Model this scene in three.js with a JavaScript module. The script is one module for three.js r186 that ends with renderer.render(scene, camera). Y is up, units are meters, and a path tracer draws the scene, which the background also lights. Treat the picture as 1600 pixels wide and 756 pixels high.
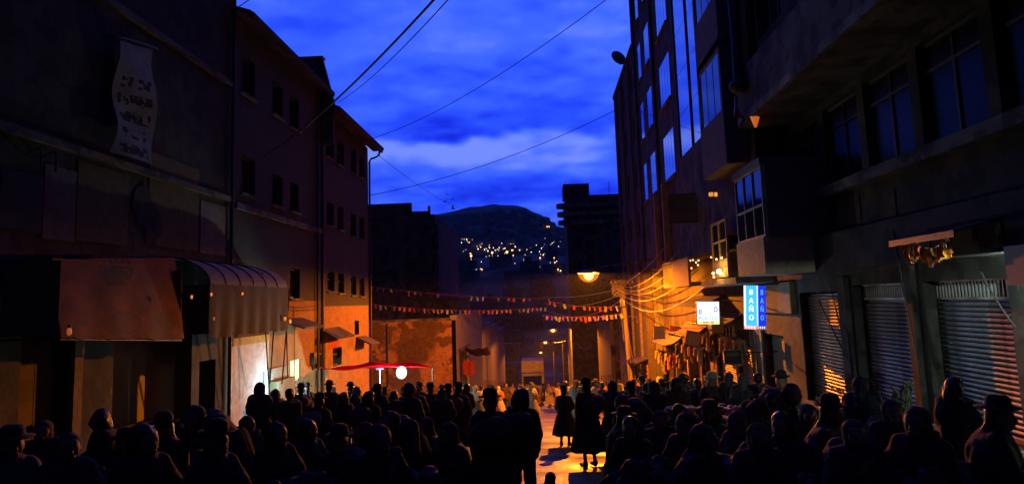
import * as THREE from 'three';
import { MarchingCubes } from 'three/addons/objects/MarchingCubes.js';
import { mergeGeometries, mergeVertices } from 'three/addons/utils/BufferGeometryUtils.js';
import { RoundedBoxGeometry } from 'three/addons/geometries/RoundedBoxGeometry.js';

// ---------------------------------------------------------------- camera, sky, exposure
const scene = new THREE.Scene();
const V = (x, y, z) => new THREE.Vector3(x, y, z);
const EYE = V(0, 1.6, 0), FL = 1150, CX = 800, CY = 330;      // lens of the photograph: focal length and optical centre in its pixels
const AU = V(490 - CX, 9000 + CY, -FL).normalize();            // where "up" and "down the street" point, seen from the camera
const AF = V(50, -140, -FL).addScaledVector(AU, -V(50, -140, -FL).dot(AU)).normalize();
const AR = V().crossVectors(AF, AU);
const camera = new THREE.PerspectiveCamera(2 * Math.atan(426 / FL) * 180 / Math.PI, 1600 / 756, 0.1, 6000);
camera.setViewOffset(1600, 852, 0, 96, 1600, 756);
camera.position.copy(EYE);
camera.quaternion.setFromRotationMatrix(new THREE.Matrix4().makeBasis(V(AR.x, AU.x, -AF.x), V(AR.y, AU.y, -AF.y), V(AR.z, AU.z, -AF.z)));
const renderer = new THREE.WebGLRenderer({ antialias: true });
renderer.toneMapping = THREE.LinearToneMapping;
renderer.toneMappingExposure = 1;
renderer.shadowMap.enabled = true;

// surveying helpers: the sight line of a point of the photograph, cut with a wall plane or a depth
function sight(px, py) { const v = V((px - CX) / FL, -(py - CY) / FL, -1); return V(v.dot(AR), v.dot(AU), -v.dot(AF)); }
const onX = (X, px, py) => { const r = sight(px, py), t = X / r.x; return { d: -r.z * t, y: 1.6 + r.y * t }; };
const onD = (d, px, py) => { const r = sight(px, py), t = d / -r.z; return { x: r.x * t, y: 1.6 + r.y * t }; };

let seed = 7;
const rnd = () => { seed = (seed * 1664525 + 1013904223) >>> 0; return seed / 4294967296; };
const rr = (a, b) => a + (b - a) * rnd();
const sm = (a, b, x) => { const t = Math.min(1, Math.max(0, (x - a) / (b - a))); return t * t * (3 - 2 * t); };
const h3 = (x, y, z) => { let n = (x * 374761393 + y * 668265263 + z * 2147483647) | 0; n = Math.imul(n ^ (n >>> 13), 1274126177); n ^= n >>> 16; return (n >>> 0) / 4294967296; };
function vnoise(x, y, z, per = 0) {
  const xi = Math.floor(x), yi = Math.floor(y), zi = Math.floor(z), w = (t) => t * t * (3 - 2 * t), u = w(x - xi), v = w(y - yi), k = w(z - zi);
  const m = (a) => (per ? ((a % per) + per) % per : a), g = (a, b, c) => h3(m(xi + a), m(yi + b), zi + c), L = (a, b, t) => a + (b - a) * t;
  return L(L(L(g(0, 0, 0), g(1, 0, 0), u), L(g(0, 1, 0), g(1, 1, 0), u), v), L(L(g(0, 0, 1), g(1, 0, 1), u), L(g(0, 1, 1), g(1, 1, 1), u), v), k);
}
function fbm(x, y, z, o = 5, per = 0) { let s = 0, a = 0.5, t = 0; for (let i = 0; i < o; i++) { s += a * vnoise(x, y, z + i * 17, per); t += a; a *= 0.5; x *= 2; y *= 2; z *= 2; per *= 2; } return s / t; }

// the dusk sky: deep blue air with stretched clouds, brightest over the valley ahead, dimmer overhead and behind
{
  const W = 2048, H = 1024, px = new Float32Array(W * H * 4);
  const ramp = (b) => {
    const st = [[0, [0.004, 0.01, 0.46]], [0.3, [0.01, 0.034, 0.92]], [0.55, [0.026, 0.092, 1.2]], [0.8, [0.062, 0.165, 1.28]], [1.1, [0.2, 0.31, 1.3]]];
    let i = 0; while (i < 3 && b > st[i + 1][0]) i++;
    const t = Math.min(1, Math.max(0, (b - st[i][0]) / (st[i + 1][0] - st[i][0])));
    return [0, 1, 2].map((k) => st[i][1][k] * (1 - t) + st[i + 1][1][k] * t);
  };
  const deg = 180 / Math.PI;
  for (let j = 0; j < H; j++) {
    const el = ((j + 0.5) / H - 0.5) * Math.PI, cy = Math.cos(el), sy = Math.sin(el);
    for (let i = 0; i < W; i++) {
      const a = ((i + 0.5) / W - 0.5) * 2 * Math.PI, x = Math.cos(a) * cy, z = Math.sin(a) * cy;
      const az = Math.atan2(x, -z) * deg, e = el * deg;
      // clouds live on a layer seen from below: features shrink and flatten towards the horizon
      const q = 1 / (Math.max(sy, 0) + 0.16);
      const u = x * q, v = -z * q;
      const n = fbm(u * 2.0 + 3, v * 3.2 + 9, 1.5, 5), m = fbm(u * 5.5 + 11, v * 7 + 2, 4.2, 5), w = fbm(u * 0.9 + 5, v * 1.3, 8, 3);
      const g2 = fbm(u * 13 + 1, v * 17 + 2, 3.3, 6);
      let b = 0.7 + 0.5 * (n - 0.5) + 0.55 * (m - 0.5) + 0.25 * (w - 0.5) + 0.5 * (g2 - 0.5);
      const f2 = fbm(az * 0.22 + 3, e * 0.5, 6, 5), f3 = fbm(az * 0.6 + 9, e * 1.1, 2, 4), wob = 2.2 * (fbm(az * 0.13, e * 0.12, 3, 4) - 0.5) + 0.8 * (f3 - 0.5), ee = e + wob;
      b += 0.5 * sm(9.6, 12.1, ee) * (1 - sm(12.3, 13.0, ee)) * sm(-20, -13, az) * (1 - sm(3, 7, az + wob)) * (0.35 + 1.3 * f2);   // the pale streak
      b -= 0.3 * sm(12.6, 13.4, ee) * (1 - sm(14.2, 15.6, ee)) * sm(-15, -6, az) * (1 - sm(10, 25, az));
      b -= 0.24 * Math.exp(-(((ee - 8.6) / 1.1) ** 2)) * sm(-10, -5, az) * (1 - sm(10, 25, az));
      b += 0.06 * sm(15, 19, e);
      const toward = (x * 0.0 - z) * 0.9 + 0.1 * sy;                                  // the sun went down ahead, along the street
      const f = 0.1 + 0.9 * sm(0.38, 0.94, toward);
      const c = ramp(Math.max(0, b)), lo = el < 0 ? 0.25 : 1, o = (j * W + i) * 4;
      px[o] = c[0] * f * lo; px[o + 1] = c[1] * f * lo; px[o + 2] = c[2] * f * lo; px[o + 3] = 1;
    }
  }
  const sky = new THREE.DataTexture(px, W, H, THREE.RGBAFormat, THREE.FloatType);
  sky.mapping = THREE.EquirectangularReflectionMapping; sky.magFilter = sky.minFilter = THREE.LinearFilter; sky.needsUpdate = true;
  scene.background = sky; scene.environment = sky;
}
scene.fog = new THREE.FogExp2(new THREE.Color(0.8, 0.88, 1.0), 0.0002);

const SODIUM = [1, 0.235, 0.004];
const LAMP_I = 1600;

// ---------------------------------------------------------------- helpers for things, parts, shapes
const names = {};
const numbered = (n) => { const k = (names[n] = (names[n] ?? -1) + 1); return k ? `${n}_${String(k).padStart(3, '0')}` : n; };
function tag(o, label, category, group) { Object.assign(o.userData, { label, category }); if (group) o.userData.group = group; return o; }
function thing(name, label, category, pos = [0, 0, 0], group) {
  const o = new THREE.Group(); o.name = numbered(name); o.position.set(...pos); scene.add(o);
  return tag(o, label, category, group);
}
function rootPos(o) { const p = V(); while (o && o !== scene) { p.add(o.position); o = o.parent; } return p; }
function metric(geo) {                                            // uv in metres, by the way each face points
  const g = geo.index ? geo.toNonIndexed() : geo;
  const p = g.attributes.position, uv = new Float32Array(p.count * 2), a = V(), b = V(), c = V();
  for (let i = 0; i < p.count; i += 3) {
    a.fromBufferAttribute(p, i); b.fromBufferAttribute(p, i + 1).sub(a); c.fromBufferAttribute(p, i + 2).sub(a); b.cross(c);
    const x = Math.abs(b.x), y = Math.abs(b.y), z = Math.abs(b.z);
    for (let k = 0; k < 3; k++) { const X = p.getX(i + k), Y = p.getY(i + k), Z = p.getZ(i + k); uv.set(x >= y && x >= z ? [Z, Y] : y >= z ? [X, Z] : [X, Y], (i + k) * 2); }
  }
  g.setAttribute('uv', new THREE.BufferAttribute(uv, 2));
  for (const k of Object.keys(g.attributes)) if (!['position', 'normal', 'uv'].includes(k)) g.deleteAttribute(k);
  return g;
}
const join = (gs) => mergeGeometries(gs.map((g) => { const n = g.index ? g.toNonIndexed() : g; for (const k of Object.keys(n.attributes)) if (!['position', 'normal', 'uv'].includes(k)) n.deleteAttribute(k); return n; }));
function mesh(parent, name, geo, mat) {
  const m = new THREE.Mesh(geo, mat); m.name = parent === scene ? numbered(name) : name; m.castShadow = m.receiveShadow = true; parent.add(m); return m;
}
function W(parent, name, geo, mat) {                              // a part whose geometry is given in the world's coordinates
  const p = rootPos(parent); if (Array.isArray(geo)) geo = join(geo);
  return mesh(parent, name, geo.translate(-p.x, -p.y, -p.z), mat);
}
function struct(name, geo, mat) { const m = mesh(scene, name, Array.isArray(geo) ? join(geo) : geo, mat); m.userData.kind = 'structure'; return m; }
const bx = (x0, x1, y0, y1, d0, d1) => metric(new THREE.BoxGeometry(Math.abs(x1 - x0), Math.abs(y1 - y0), Math.abs(d1 - d0)).translate((x0 + x1) / 2, (y0 + y1) / 2, -(d0 + d1) / 2));
const rbx = (x0, x1, y0, y1, d0, d1, r = 0.02) => metric(new RoundedBoxGeometry(Math.abs(x1 - x0), Math.abs(y1 - y0), Math.abs(d1 - d0), 2, r).translate((x0 + x1) / 2, (y0 + y1) / 2, -(d0 + d1) / 2));
const tube = (pts, r, seg = 24, rad = 6) => new THREE.TubeGeometry(new THREE.CatmullRomCurve3(pts.map((p) => (p.isVector3 ? p : V(...p)))), seg, r, rad, false);
function sagged(a, b, sag, n = 12) { const o = []; for (let i = 0; i <= n; i++) { const t = i / n, p = V().lerpVectors(a, b, t); p.y -= sag * 4 * t * (1 - t); o.push(p); } return o; }
// a wall in a plane x = X (right: it reaches away to +x, left: to -x), with openings [d0, d1, y0, y1]
function wallX(X, side, d0, d1, y0, y1, holes = [], t = 0.35) {
  const s = new THREE.Shape([[d0, y0], [d1, y0], [d1, y1], [d0, y1]].map((p) => new THREE.Vector2(...p)));
  for (const [a, b, c, e] of holes) s.holes.push(new THREE.Path([[a, c], [a, e], [b, e], [b, c]].map((p) => new THREE.Vector2(...p))));
  const g = new THREE.ExtrudeGeometry(s, { depth: t, bevelEnabled: false });
  g.rotateY(Math.PI / 2).translate(side > 0 ? X : X - t, 0, 0);
  return metric(g);
}
function wallD(d, x0, x1, y0, y1, holes = [], t = 0.35) {          // the same across the street, facing the camera
  const s = new THREE.Shape([[x0, y0], [x1, y0], [x1, y1], [x0, y1]].map((p) => new THREE.Vector2(...p)));
  for (const [a, b, c, e] of holes) s.holes.push(new THREE.Path([[a, c], [a, e], [b, e], [b, c]].map((p) => new THREE.Vector2(...p))));
  return metric(new THREE.ExtrudeGeometry(s, { depth: t, bevelEnabled: false }).translate(0, 0, -d - t));
}
// window in an opening of such a wall: frame with mullions, and its panes as a sub-part
function windowX(parent, X, side, [d0, d1, y0, y1], { mull = 1, rail = 0, rec = 0.14, flush = 0.03, frame = M.frame, pane = M.pane, f = 0.06 } = {}) {
  const a = X + side * rec, b = a + side * 0.06, g = [bx(a, b, y0, y0 + f, d0, d1), bx(a, b, y1 - f, y1, d0, d1), bx(a, b, y0 + f, y1 - f, d0, d0 + f), bx(a, b, y0 + f, y1 - f, d1 - f, d1)];
  for (let i = 1; i <= mull; i++) { const c = d0 + (d1 - d0) * i / (mull + 1); g.push(bx(a, b, y0 + f, y1 - f, c - f * 0.4, c + f * 0.4)); }
  if (rail) { const c = y0 + (y1 - y0) * rail; g.push(bx(a - side * 0.004, b, c - f * 0.4, c + f * 0.4, d0 + f, d1 - f)); }
  const w = W(parent, 'window', g, frame);
  W(w, 'pane', bx(a + side * flush, a + side * (flush + 0.015), y0 + f * 0.5, y1 - f * 0.5, d0 + f * 0.5, d1 - f * 0.5), pane);
  return w;
}
const holeX = (X, px0, px1, py0, py1) => { const m = (px0 + px1) / 2, a = onX(X, px0, py0).d, b = onX(X, px1, py0).d; return [Math.min(a, b), Math.max(a, b), onX(X, m, py1).y, onX(X, m, py0).y]; };

// ---------------------------------------------------------------- textures and materials
function noiseTex(n, per, fn, srgb) {
  const d = new Uint8Array(n * n * 4);
  for (let j = 0; j < n; j++) for (let i = 0; i < n; i++) { const c = fn(i / n * per, j / n * per, per); const o = (j * n + i) * 4; for (let k = 0; k < 3; k++) d[o + k] = Math.max(0, Math.min(255, 255 * (Array.isArray(c) ? c[k] : c))); d[o + 3] = 255; }
  const t = new THREE.DataTexture(d, n, n); t.wrapS = t.wrapT = THREE.RepeatWrapping; t.magFilter = THREE.LinearFilter; t.minFilter = THREE.LinearMipmapLinearFilter; t.generateMipmaps = true; if (srgb) t.colorSpace = THREE.SRGBColorSpace; t.needsUpdate = true; return t;
}
const T = {};
T.plaster = noiseTex(512, 8, (x, y, p) => { const a = fbm(x, y, 1, 5, p), b = fbm(x * 2, y * 0.5 + 3, 7, 4, 0), c = fbm(x * 8, y * 8, 3, 2, p * 8); return 0.62 + 0.42 * a + 0.12 * (c - 0.5) - (a > 0.57 ? 0.1 : 0); }, true);
T.grime = noiseTex(512, 8, (x, y, p) => { const a = fbm(x, y, 21, 6, p); return 0.55 + 0.75 * (a - 0.25) - 0.22 * sm(0.52, 0.56, fbm(x * 2, y * 2, 33, 4, p * 2)); }, true);
T.bump = noiseTex(512, 16, (x, y, p) => 0.6 * fbm(x, y, 5, 5, p) + 0.4 * fbm(x * 4, y * 4, 9, 3, p * 4));
T.road = noiseTex(1024, 16, (x, y, p) => { const a = fbm(x, y, 41, 6, p), s = fbm(x * 6, y * 6, 2, 2, p * 6); return 0.52 + 0.5 * (a - 0.3) + 0.25 * (s - 0.5) - 0.18 * sm(0.55, 0.6, fbm(x * 0.5, y * 0.5, 13, 5, p * 0.5)); }, true);
T.roadRough = noiseTex(512, 16, (x, y, p) => 0.72 + 0.75 * (fbm(x * 0.5, y * 0.5, 51, 6, p * 0.5) - 0.5) + 0.2 * (fbm(x * 5, y * 5, 8, 2, p * 5) - 0.5));
T.cloth = noiseTex(256, 16, (x, y, p) => 0.75 + 0.4 * (fbm(x, y, 3, 4, p) - 0.4), true);
const rep = (t, s) => { const c = t.clone(); c.repeat.set(s, s); c.needsUpdate = true; return c; };
const TP = rep(T.plaster, 0.22), TG = rep(T.grime, 0.18), TB = rep(T.bump, 0.5), TR = rep(T.road, 0.16), TRR = rep(T.roadRough, 0.11), TC = rep(T.cloth, 2), TRB = rep(T.bump, 0.35);
const lin = (c) => new THREE.Color().setRGB(...c);
const mat = (c, roughness = 0.9, o = {}) => new THREE.MeshStandardMaterial({ color: lin(c), roughness, ...o });
const wallM = (c, tex = TP, o = {}) => mat(c, 0.93, { map: tex, bumpMap: TB, bumpScale: 0.012, ...o });
const M = {
  frame: mat([0.05, 0.045, 0.04], 0.6), paleFrame: mat([0.25, 0.24, 0.22], 0.6),
  pane: new THREE.MeshPhysicalMaterial({ color: lin([0.012, 0.013, 0.016]), roughness: 0.06, ior: 1.55 }),
  room: mat([0.3, 0.26, 0.2], 0.95),
  dull: new THREE.MeshPhysicalMaterial({ color: lin([0.012, 0.013, 0.016]), roughness: 0.3, specularIntensity: 0.2 }),
  coated: new THREE.MeshPhysicalMaterial({ color: lin([0.45, 0.5, 0.62]), roughness: 0.05, metalness: 0.9 }),
  iron: mat([0.03, 0.028, 0.026], 0.5, { metalness: 0.4 }), steel: mat([0.32, 0.32, 0.32], 0.38, { metalness: 0.75, map: TG }),
  cable: mat([0.012, 0.012, 0.012], 0.7), dark: mat([0.015, 0.013, 0.012], 0.95),
  ochre: wallM([0.3, 0.2, 0.1]), brown: wallM([0.16, 0.11, 0.07], TG), grey: wallM([0.2, 0.18, 0.15], TG), brick: wallM([0.17, 0.085, 0.05], TG),
  white: wallM([0.68, 0.68, 0.64]), cream: wallM([0.5, 0.4, 0.24]), concrete: wallM([0.22, 0.2, 0.17], TG), darkwall: wallM([0.09, 0.075, 0.06], TG),
  wood: mat([0.1, 0.06, 0.035], 0.8, { map: TG }), roof: wallM([0.1, 0.06, 0.045], TG),
};

// ---------------------------------------------------------------- ground, road, pavements, hills
const SL = 0.10965;
const gy = (d) => (d < 190 ? -SL * d : -SL * 190 + 0);
function sheet(x0, x1, d0, d1, nx, nd, h, off = 0) {
  const g = new THREE.PlaneGeometry(1, 1, nx, nd), p = g.attributes.position, uv = g.attributes.uv;
  for (let i = 0; i < p.count; i++) { const x = x0 + (p.getX(i) + 0.5) * (x1 - x0), d = d0 + (p.getY(i) + 0.5) * (d1 - d0); p.setXYZ(i, x, h(x, d) + off, -d); uv.setXY(i, x, d); }
  g.computeVertexNormals(); return g;
}
{
  struct('ground', sheet(-900, 900, -80, 420, 60, 250, (x, d) => gy(d) - 0.04), wallM([0.07, 0.06, 0.05], TG));
  const rm = new THREE.MeshPhysicalMaterial({ color: lin([0.19, 0.12, 0.06]), map: TR, specularIntensity: 0.42, roughness: 0.9, roughnessMap: TRR, bumpMap: TRB, bumpScale: 0.02 });
  struct('road', sheet(-5, 3.8, -60, 190, 8, 250, (x, d) => gy(d) + 0.03 * Math.cos((x + 0.6) / 4.4 * 1.4) + 0.012 * (fbm(x * 0.7, d * 0.7, 3, 3) - 0.5)), rm);
  const pm = wallM([0.15, 0.13, 0.11], TG, { roughness: 0.8 });
  for (const [n, x0, x1] of [['pavement', -8.6, -5], ['pavement', 3.8, 6.5]]) {
    const g = bx(x0, x1, -0.3, 0.15, -60, 190); const p = g.attributes.position; for (let i = 0; i < p.count; i++) p.setY(i, p.getY(i) + gy(-p.getZ(i))); g.computeVertexNormals();
    struct(n, g, pm);
    const kx = x0 < 0 ? [-5.0, -4.85] : [3.65, 3.8], k = bx(kx[0], kx[1], -0.3, 0.165, -60, 190), q = k.attributes.position; for (let i = 0; i < q.count; i++) q.setY(i, q.getY(i) + gy(-q.getZ(i))); k.computeVertexNormals();
    struct('kerb', k, wallM([0.25, 0.23, 0.2], TG));
  }
}
const lowHill = (x, d) => { const t = sm(200, 460, d), crest = 27 - 9 * sm(-20, 60, x) + 5 * Math.sin(x * 0.03 + 1) + 16 * (fbm(x * 0.012 + 4, d * 0.012, 2, 4) - 0.5); return -SL * 190 - 1 + t * (crest + 21) - 40 * sm(470, 640, d); };
const farHill = (x, d) => {
  const prof = [[-900, 95], [-260, 118], [-150, 122], [-70, 131], [-30, 128], [2, 112], [22, 97], [60, 90], [120, 92], [400, 120], [900, 90]]; let i = 0; while (i < prof.length - 2 && x > prof[i + 1][0]) i++;
  const k = Math.min(1, Math.max(0, (x - prof[i][0]) / (prof[i + 1][0] - prof[i][0]))), c = prof[i][1] + (prof[i + 1][1] - prof[i][1]) * sm(0, 1, k);
  return -22 + (c + 22) * Math.pow(sm(380, 1010, d), 0.85) + 12 * (fbm(x * 0.011, d * 0.011, 6, 5) - 0.5) * sm(450, 700, d) + 5 * (fbm(x * 0.06, d * 0.03, 9, 4) - 0.5) * sm(600, 900, d) - 60 * sm(1040, 1300, d);
};
{
  const hm = mat([0.2, 0.19, 0.17], 1, { map: rep(T.grime, 0.01) });
  struct('hill', sheet(-420, 420, 195, 660, 140, 90, lowHill), hm);
  struct('hill', sheet(-1000, 1000, 400, 1320, 200, 110, farHill), hm);
}

// ---------------------------------------------------------------- people: bodies and clothes meshed from smooth fields round a skeleton
// limb: [ax, ay, az, ra, bx, by, bz, rb, flatten z]; the figure faces +z, feet on y = 0, 1.6 m tall

function fieldMesh(limbs, lo, size, res, blend) {
  const mc = new MarchingCubes(res, mat([1, 1, 1]), false, false, 90000), n = res, acc = new Float32Array(n * n * n), half = n / 2, step = size / n;
  const c = [lo[0] + size / 2, lo[1] + size / 2, lo[2] + size / 2], at = (i, k) => c[k] + (i - half) / half * (size / 2), idx = (v, k) => (v - c[k]) / (size / 2) * half + half;
  const kk = 1 / blend, m = blend * 5;
  for (const [ax, ay, az, ra, bX, by, bz, rb, fz = 1] of limbs) {
    const R = Math.max(ra, rb) + m, dx = bX - ax, dy = by - ay, dz = (bz - az) / fz, L = dx * dx + dy * dy + dz * dz || 1e-9;
    const r0 = [Math.min(ax, bX) - R, Math.min(ay, by) - R, Math.min(az, bz) - R * Math.max(1, fz)], r1 = [Math.max(ax, bX) + R, Math.max(ay, by) + R, Math.max(az, bz) + R * Math.max(1, fz)];
    const q0 = r0.map((v, k) => Math.max(1, Math.floor(idx(v, k)))), q1 = r1.map((v, k) => Math.min(n - 2, Math.ceil(idx(v, k))));
    for (let z = q0[2]; z <= q1[2]; z++) for (let y = q0[1]; y <= q1[1]; y++) for (let x = q0[0]; x <= q1[0]; x++) {
      const px = at(x, 0) - ax, py = at(y, 1) - ay, pz = (at(z, 2) - az) / fz, t = Math.min(1, Math.max(0, (px * dx + py * dy + pz * dz) / L));
      const d = Math.hypot(px - t * dx, py - t * dy, pz - t * dz) - (ra + (rb - ra) * t);
      if (d < m) acc[x + y * n + z * n * n] += Math.exp(-d * kk);
    }
  }
  for (let i = 0; i < acc.length; i++) mc.field[i] = acc[i] > 0 ? Math.max(-m, Math.min(m, Math.log(acc[i]) * blend)) : -m;
  mc.isolation = 0; mc.update();
  const cnt = mc.count ?? mc.geometry.drawRange.count, p = new Float32Array(mc.positionArray.slice(0, cnt * 3));
  for (let i = 0; i < cnt * 3; i++) p[i] = p[i] * size / 2 + c[i % 3];
  let g = new THREE.BufferGeometry(); g.setAttribute('position', new THREE.BufferAttribute(p, 3));
  g = mergeVertices(g, step * 0.04); g.computeVertexNormals();
  const q = g.attributes.position, uv = new Float32Array(q.count * 2); for (let i = 0; i < q.count; i++) { uv[2 * i] = q.getX(i) + q.getZ(i) * 0.6; uv[2 * i + 1] = q.getY(i); }
  g.setAttribute('uv', new THREE.BufferAttribute(uv, 2));
  return g;
}
const mir = (l) => [[...l], [-l[0], l[1], l[2], l[3], -l[4], l[5], l[6], l[7], l[8] ?? 1]];
// a relaxed right hand, wrist at the origin, fingers along -y, palm towards -x, thumb towards +z
const handGeo = (() => {
  const f = [[0, -0.02, 0, 0.02, 0, -0.075, 0.004, 0.024, 1.5]];
  [[0.03, 0.068], [0.011, 0.076], [-0.009, 0.07], [-0.027, 0.054]].forEach(([z, L], i) => { const y = -0.088 + (i === 3 ? 0.006 : 0); f.push([0, y, z, 0.009, -0.012, y - L * 0.45, z * 1.1, 0.0085], [-0.012, y - L * 0.45, z * 1.1, 0.0085, -0.034, y - L * 0.85, z * 1.05, 0.0075]); });
  f.push([0, -0.035, 0.025, 0.011, -0.016, -0.062, 0.05, 0.01], [-0.016, -0.062, 0.05, 0.01, -0.022, -0.09, 0.054, 0.008]);
  return fieldMesh(f, [-0.1, -0.2, -0.09], 0.2, 44, 0.004);
})();
function handAt(wrist, elbow, side) {
  const d = V(...wrist).sub(V(...elbow)).normalize(), g = handGeo.clone(); if (side < 0) { g.scale(-1, 1, 1); const ix = g.index.array; for (let i = 0; i < ix.length; i += 3) { const t = ix[i]; ix[i] = ix[i + 1]; ix[i + 1] = t; } }
  return g.applyQuaternion(new THREE.Quaternion().setFromUnitVectors(V(0, -1, 0), d)).translate(...wrist);
}
function headLimbs(h, s = 1) {                                   // h: centre of the head
  const [x, y, z] = h, q = (a, b, c, r, e, f, g, t, w) => [x + a, y + b, z + c, r, x + e, y + f, z + g, t, w];
  return [q(0, 0.03, -0.015, 0.083, 0, 0.03, 0.01, 0.08), q(0, -0.02, 0.02, 0.065, 0, -0.065, 0.045, 0.042), q(0, 0.012, 0.085, 0.011, 0, -0.026, 0.105, 0.016), q(-0.018, -0.058, 0.085, 0.011, 0.018, -0.058, 0.085, 0.011),
    q(-0.032, 0.03, 0.075, 0.012, 0.032, 0.03, 0.075, 0.012), ...mir([0, 0, 0, 0, 0, 0, 0, 0]).flatMap((_, i) => { const k = i ? -1 : 1; return [q(k * 0.078, 0.015, -0.005, 0.016, k * 0.082, -0.02, 0, 0.012), q(k * 0.04, -0.03, 0.055, 0.022, k * 0.045, -0.01, 0.05, 0.02)]; })];
}
const POSES = {
  stand: { hip: [0, 0.86, 0], chest: [0, 1.16, -0.005], neck: [0, 1.34, 0], head: [0, 1.47, 0.02], knee: [0.1, 0.46, 0.01], foot: [0.11, 0.07, -0.03], toe: [0.12, 0.035, 0.12], sh: [0.17, 1.28, 0], el: [0.23, 1.03, -0.03], wr: [0.2, 0.81, 0.07] },
  fold: { hip: [0, 0.86, 0], chest: [0, 1.16, -0.005], neck: [0, 1.34, 0.01], head: [0, 1.46, 0.04], knee: [0.1, 0.46, 0.01], foot: [0.11, 0.07, -0.03], toe: [0.12, 0.035, 0.12], sh: [0.17, 1.28, 0], el: [0.23, 1.04, 0.04], wr: [0.06, 1.02, 0.2] },
  bend: { hip: [0, 0.84, -0.14], chest: [0, 1.02, 0.12], neck: [0, 1.1, 0.3], head: [0, 1.13, 0.43], knee: [0.1, 0.45, -0.02], foot: [0.11, 0.07, -0.08], toe: [0.12, 0.035, 0.07], sh: [0.17, 1.07, 0.22], el: [0.22, 0.82, 0.3], wr: [0.15, 0.62, 0.4] },
  sit: { hip: [0, 0.3, -0.05], chest: [0, 0.62, -0.03], neck: [0, 0.8, 0.01], head: [0, 0.92, 0.04], knee: [0.14, 0.36, 0.34], foot: [0.13, 0.07, 0.32], toe: [0.14, 0.035, 0.46], sh: [0.17, 0.73, 0], el: [0.24, 0.5, 0.06], wr: [0.1, 0.46, 0.25] },
};
function skeleton(P, walk = 0) {
  const m = (p, k) => [p[0] * k, p[1], p[2]], legs = [];
  for (const k of [1, -1]) { const o = walk * k; legs.push({ hip: [P.hip[0] + k * 0.085, P.hip[1], P.hip[2]], knee: [P.knee[0] * k, P.knee[1] + Math.abs(o) * 0.03, P.knee[2] + o * 0.2 + (walk ? 0.05 : 0)], foot: [P.foot[0] * k, P.foot[1] + (o < 0 ? 0.05 : 0), P.foot[2] + o * 0.3], toe: [P.toe[0] * k, P.toe[1], P.toe[2] + o * 0.3] }); }
  const arms = [1, -1].map((k) => ({ sh: m(P.sh, k), el: [P.el[0] * k, P.el[1], P.el[2] - walk * k * 0.1], wr: [P.wr[0] * k, P.wr[1], P.wr[2] - walk * k * 0.16], k }));
  return { legs, arms };
}
const L2 = (a, ra, b, rb, f) => [...a, ra, ...b, rb, f];
const tone = { skin: mat([0.2, 0.105, 0.06], 0.65), hair: mat([0.008, 0.007, 0.006], 0.5), shoe: mat([0.02, 0.018, 0.016], 0.55), hat: mat([0.025, 0.02, 0.016], 0.8) };
const clothM = {}; const CM = (c) => (clothM[c] ??= mat(c.split(',').map(Number), 0.92, { map: TC }));
const folds = (g, amp, fx, fy) => { const q = g.attributes.position, nn = g.attributes.normal; for (let i = 0; i < q.count; i++) { const x = q.getX(i), y = q.getY(i), z = q.getZ(i), a = Math.abs(2 * vnoise(x * fx + 40 + y * 2, y * fy + 7, z * fx + 9) - 1) - 0.4 + 0.5 * (vnoise(x * fx * 2.3 + 3, y * fy * 2.3, z * fx * 2.3) - 0.5); q.setXYZ(i, x + nn.getX(i) * a * amp, y + nn.getY(i) * a * amp, z + nn.getZ(i) * a * amp); } g.computeVertexNormals(); return g; };
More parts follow.
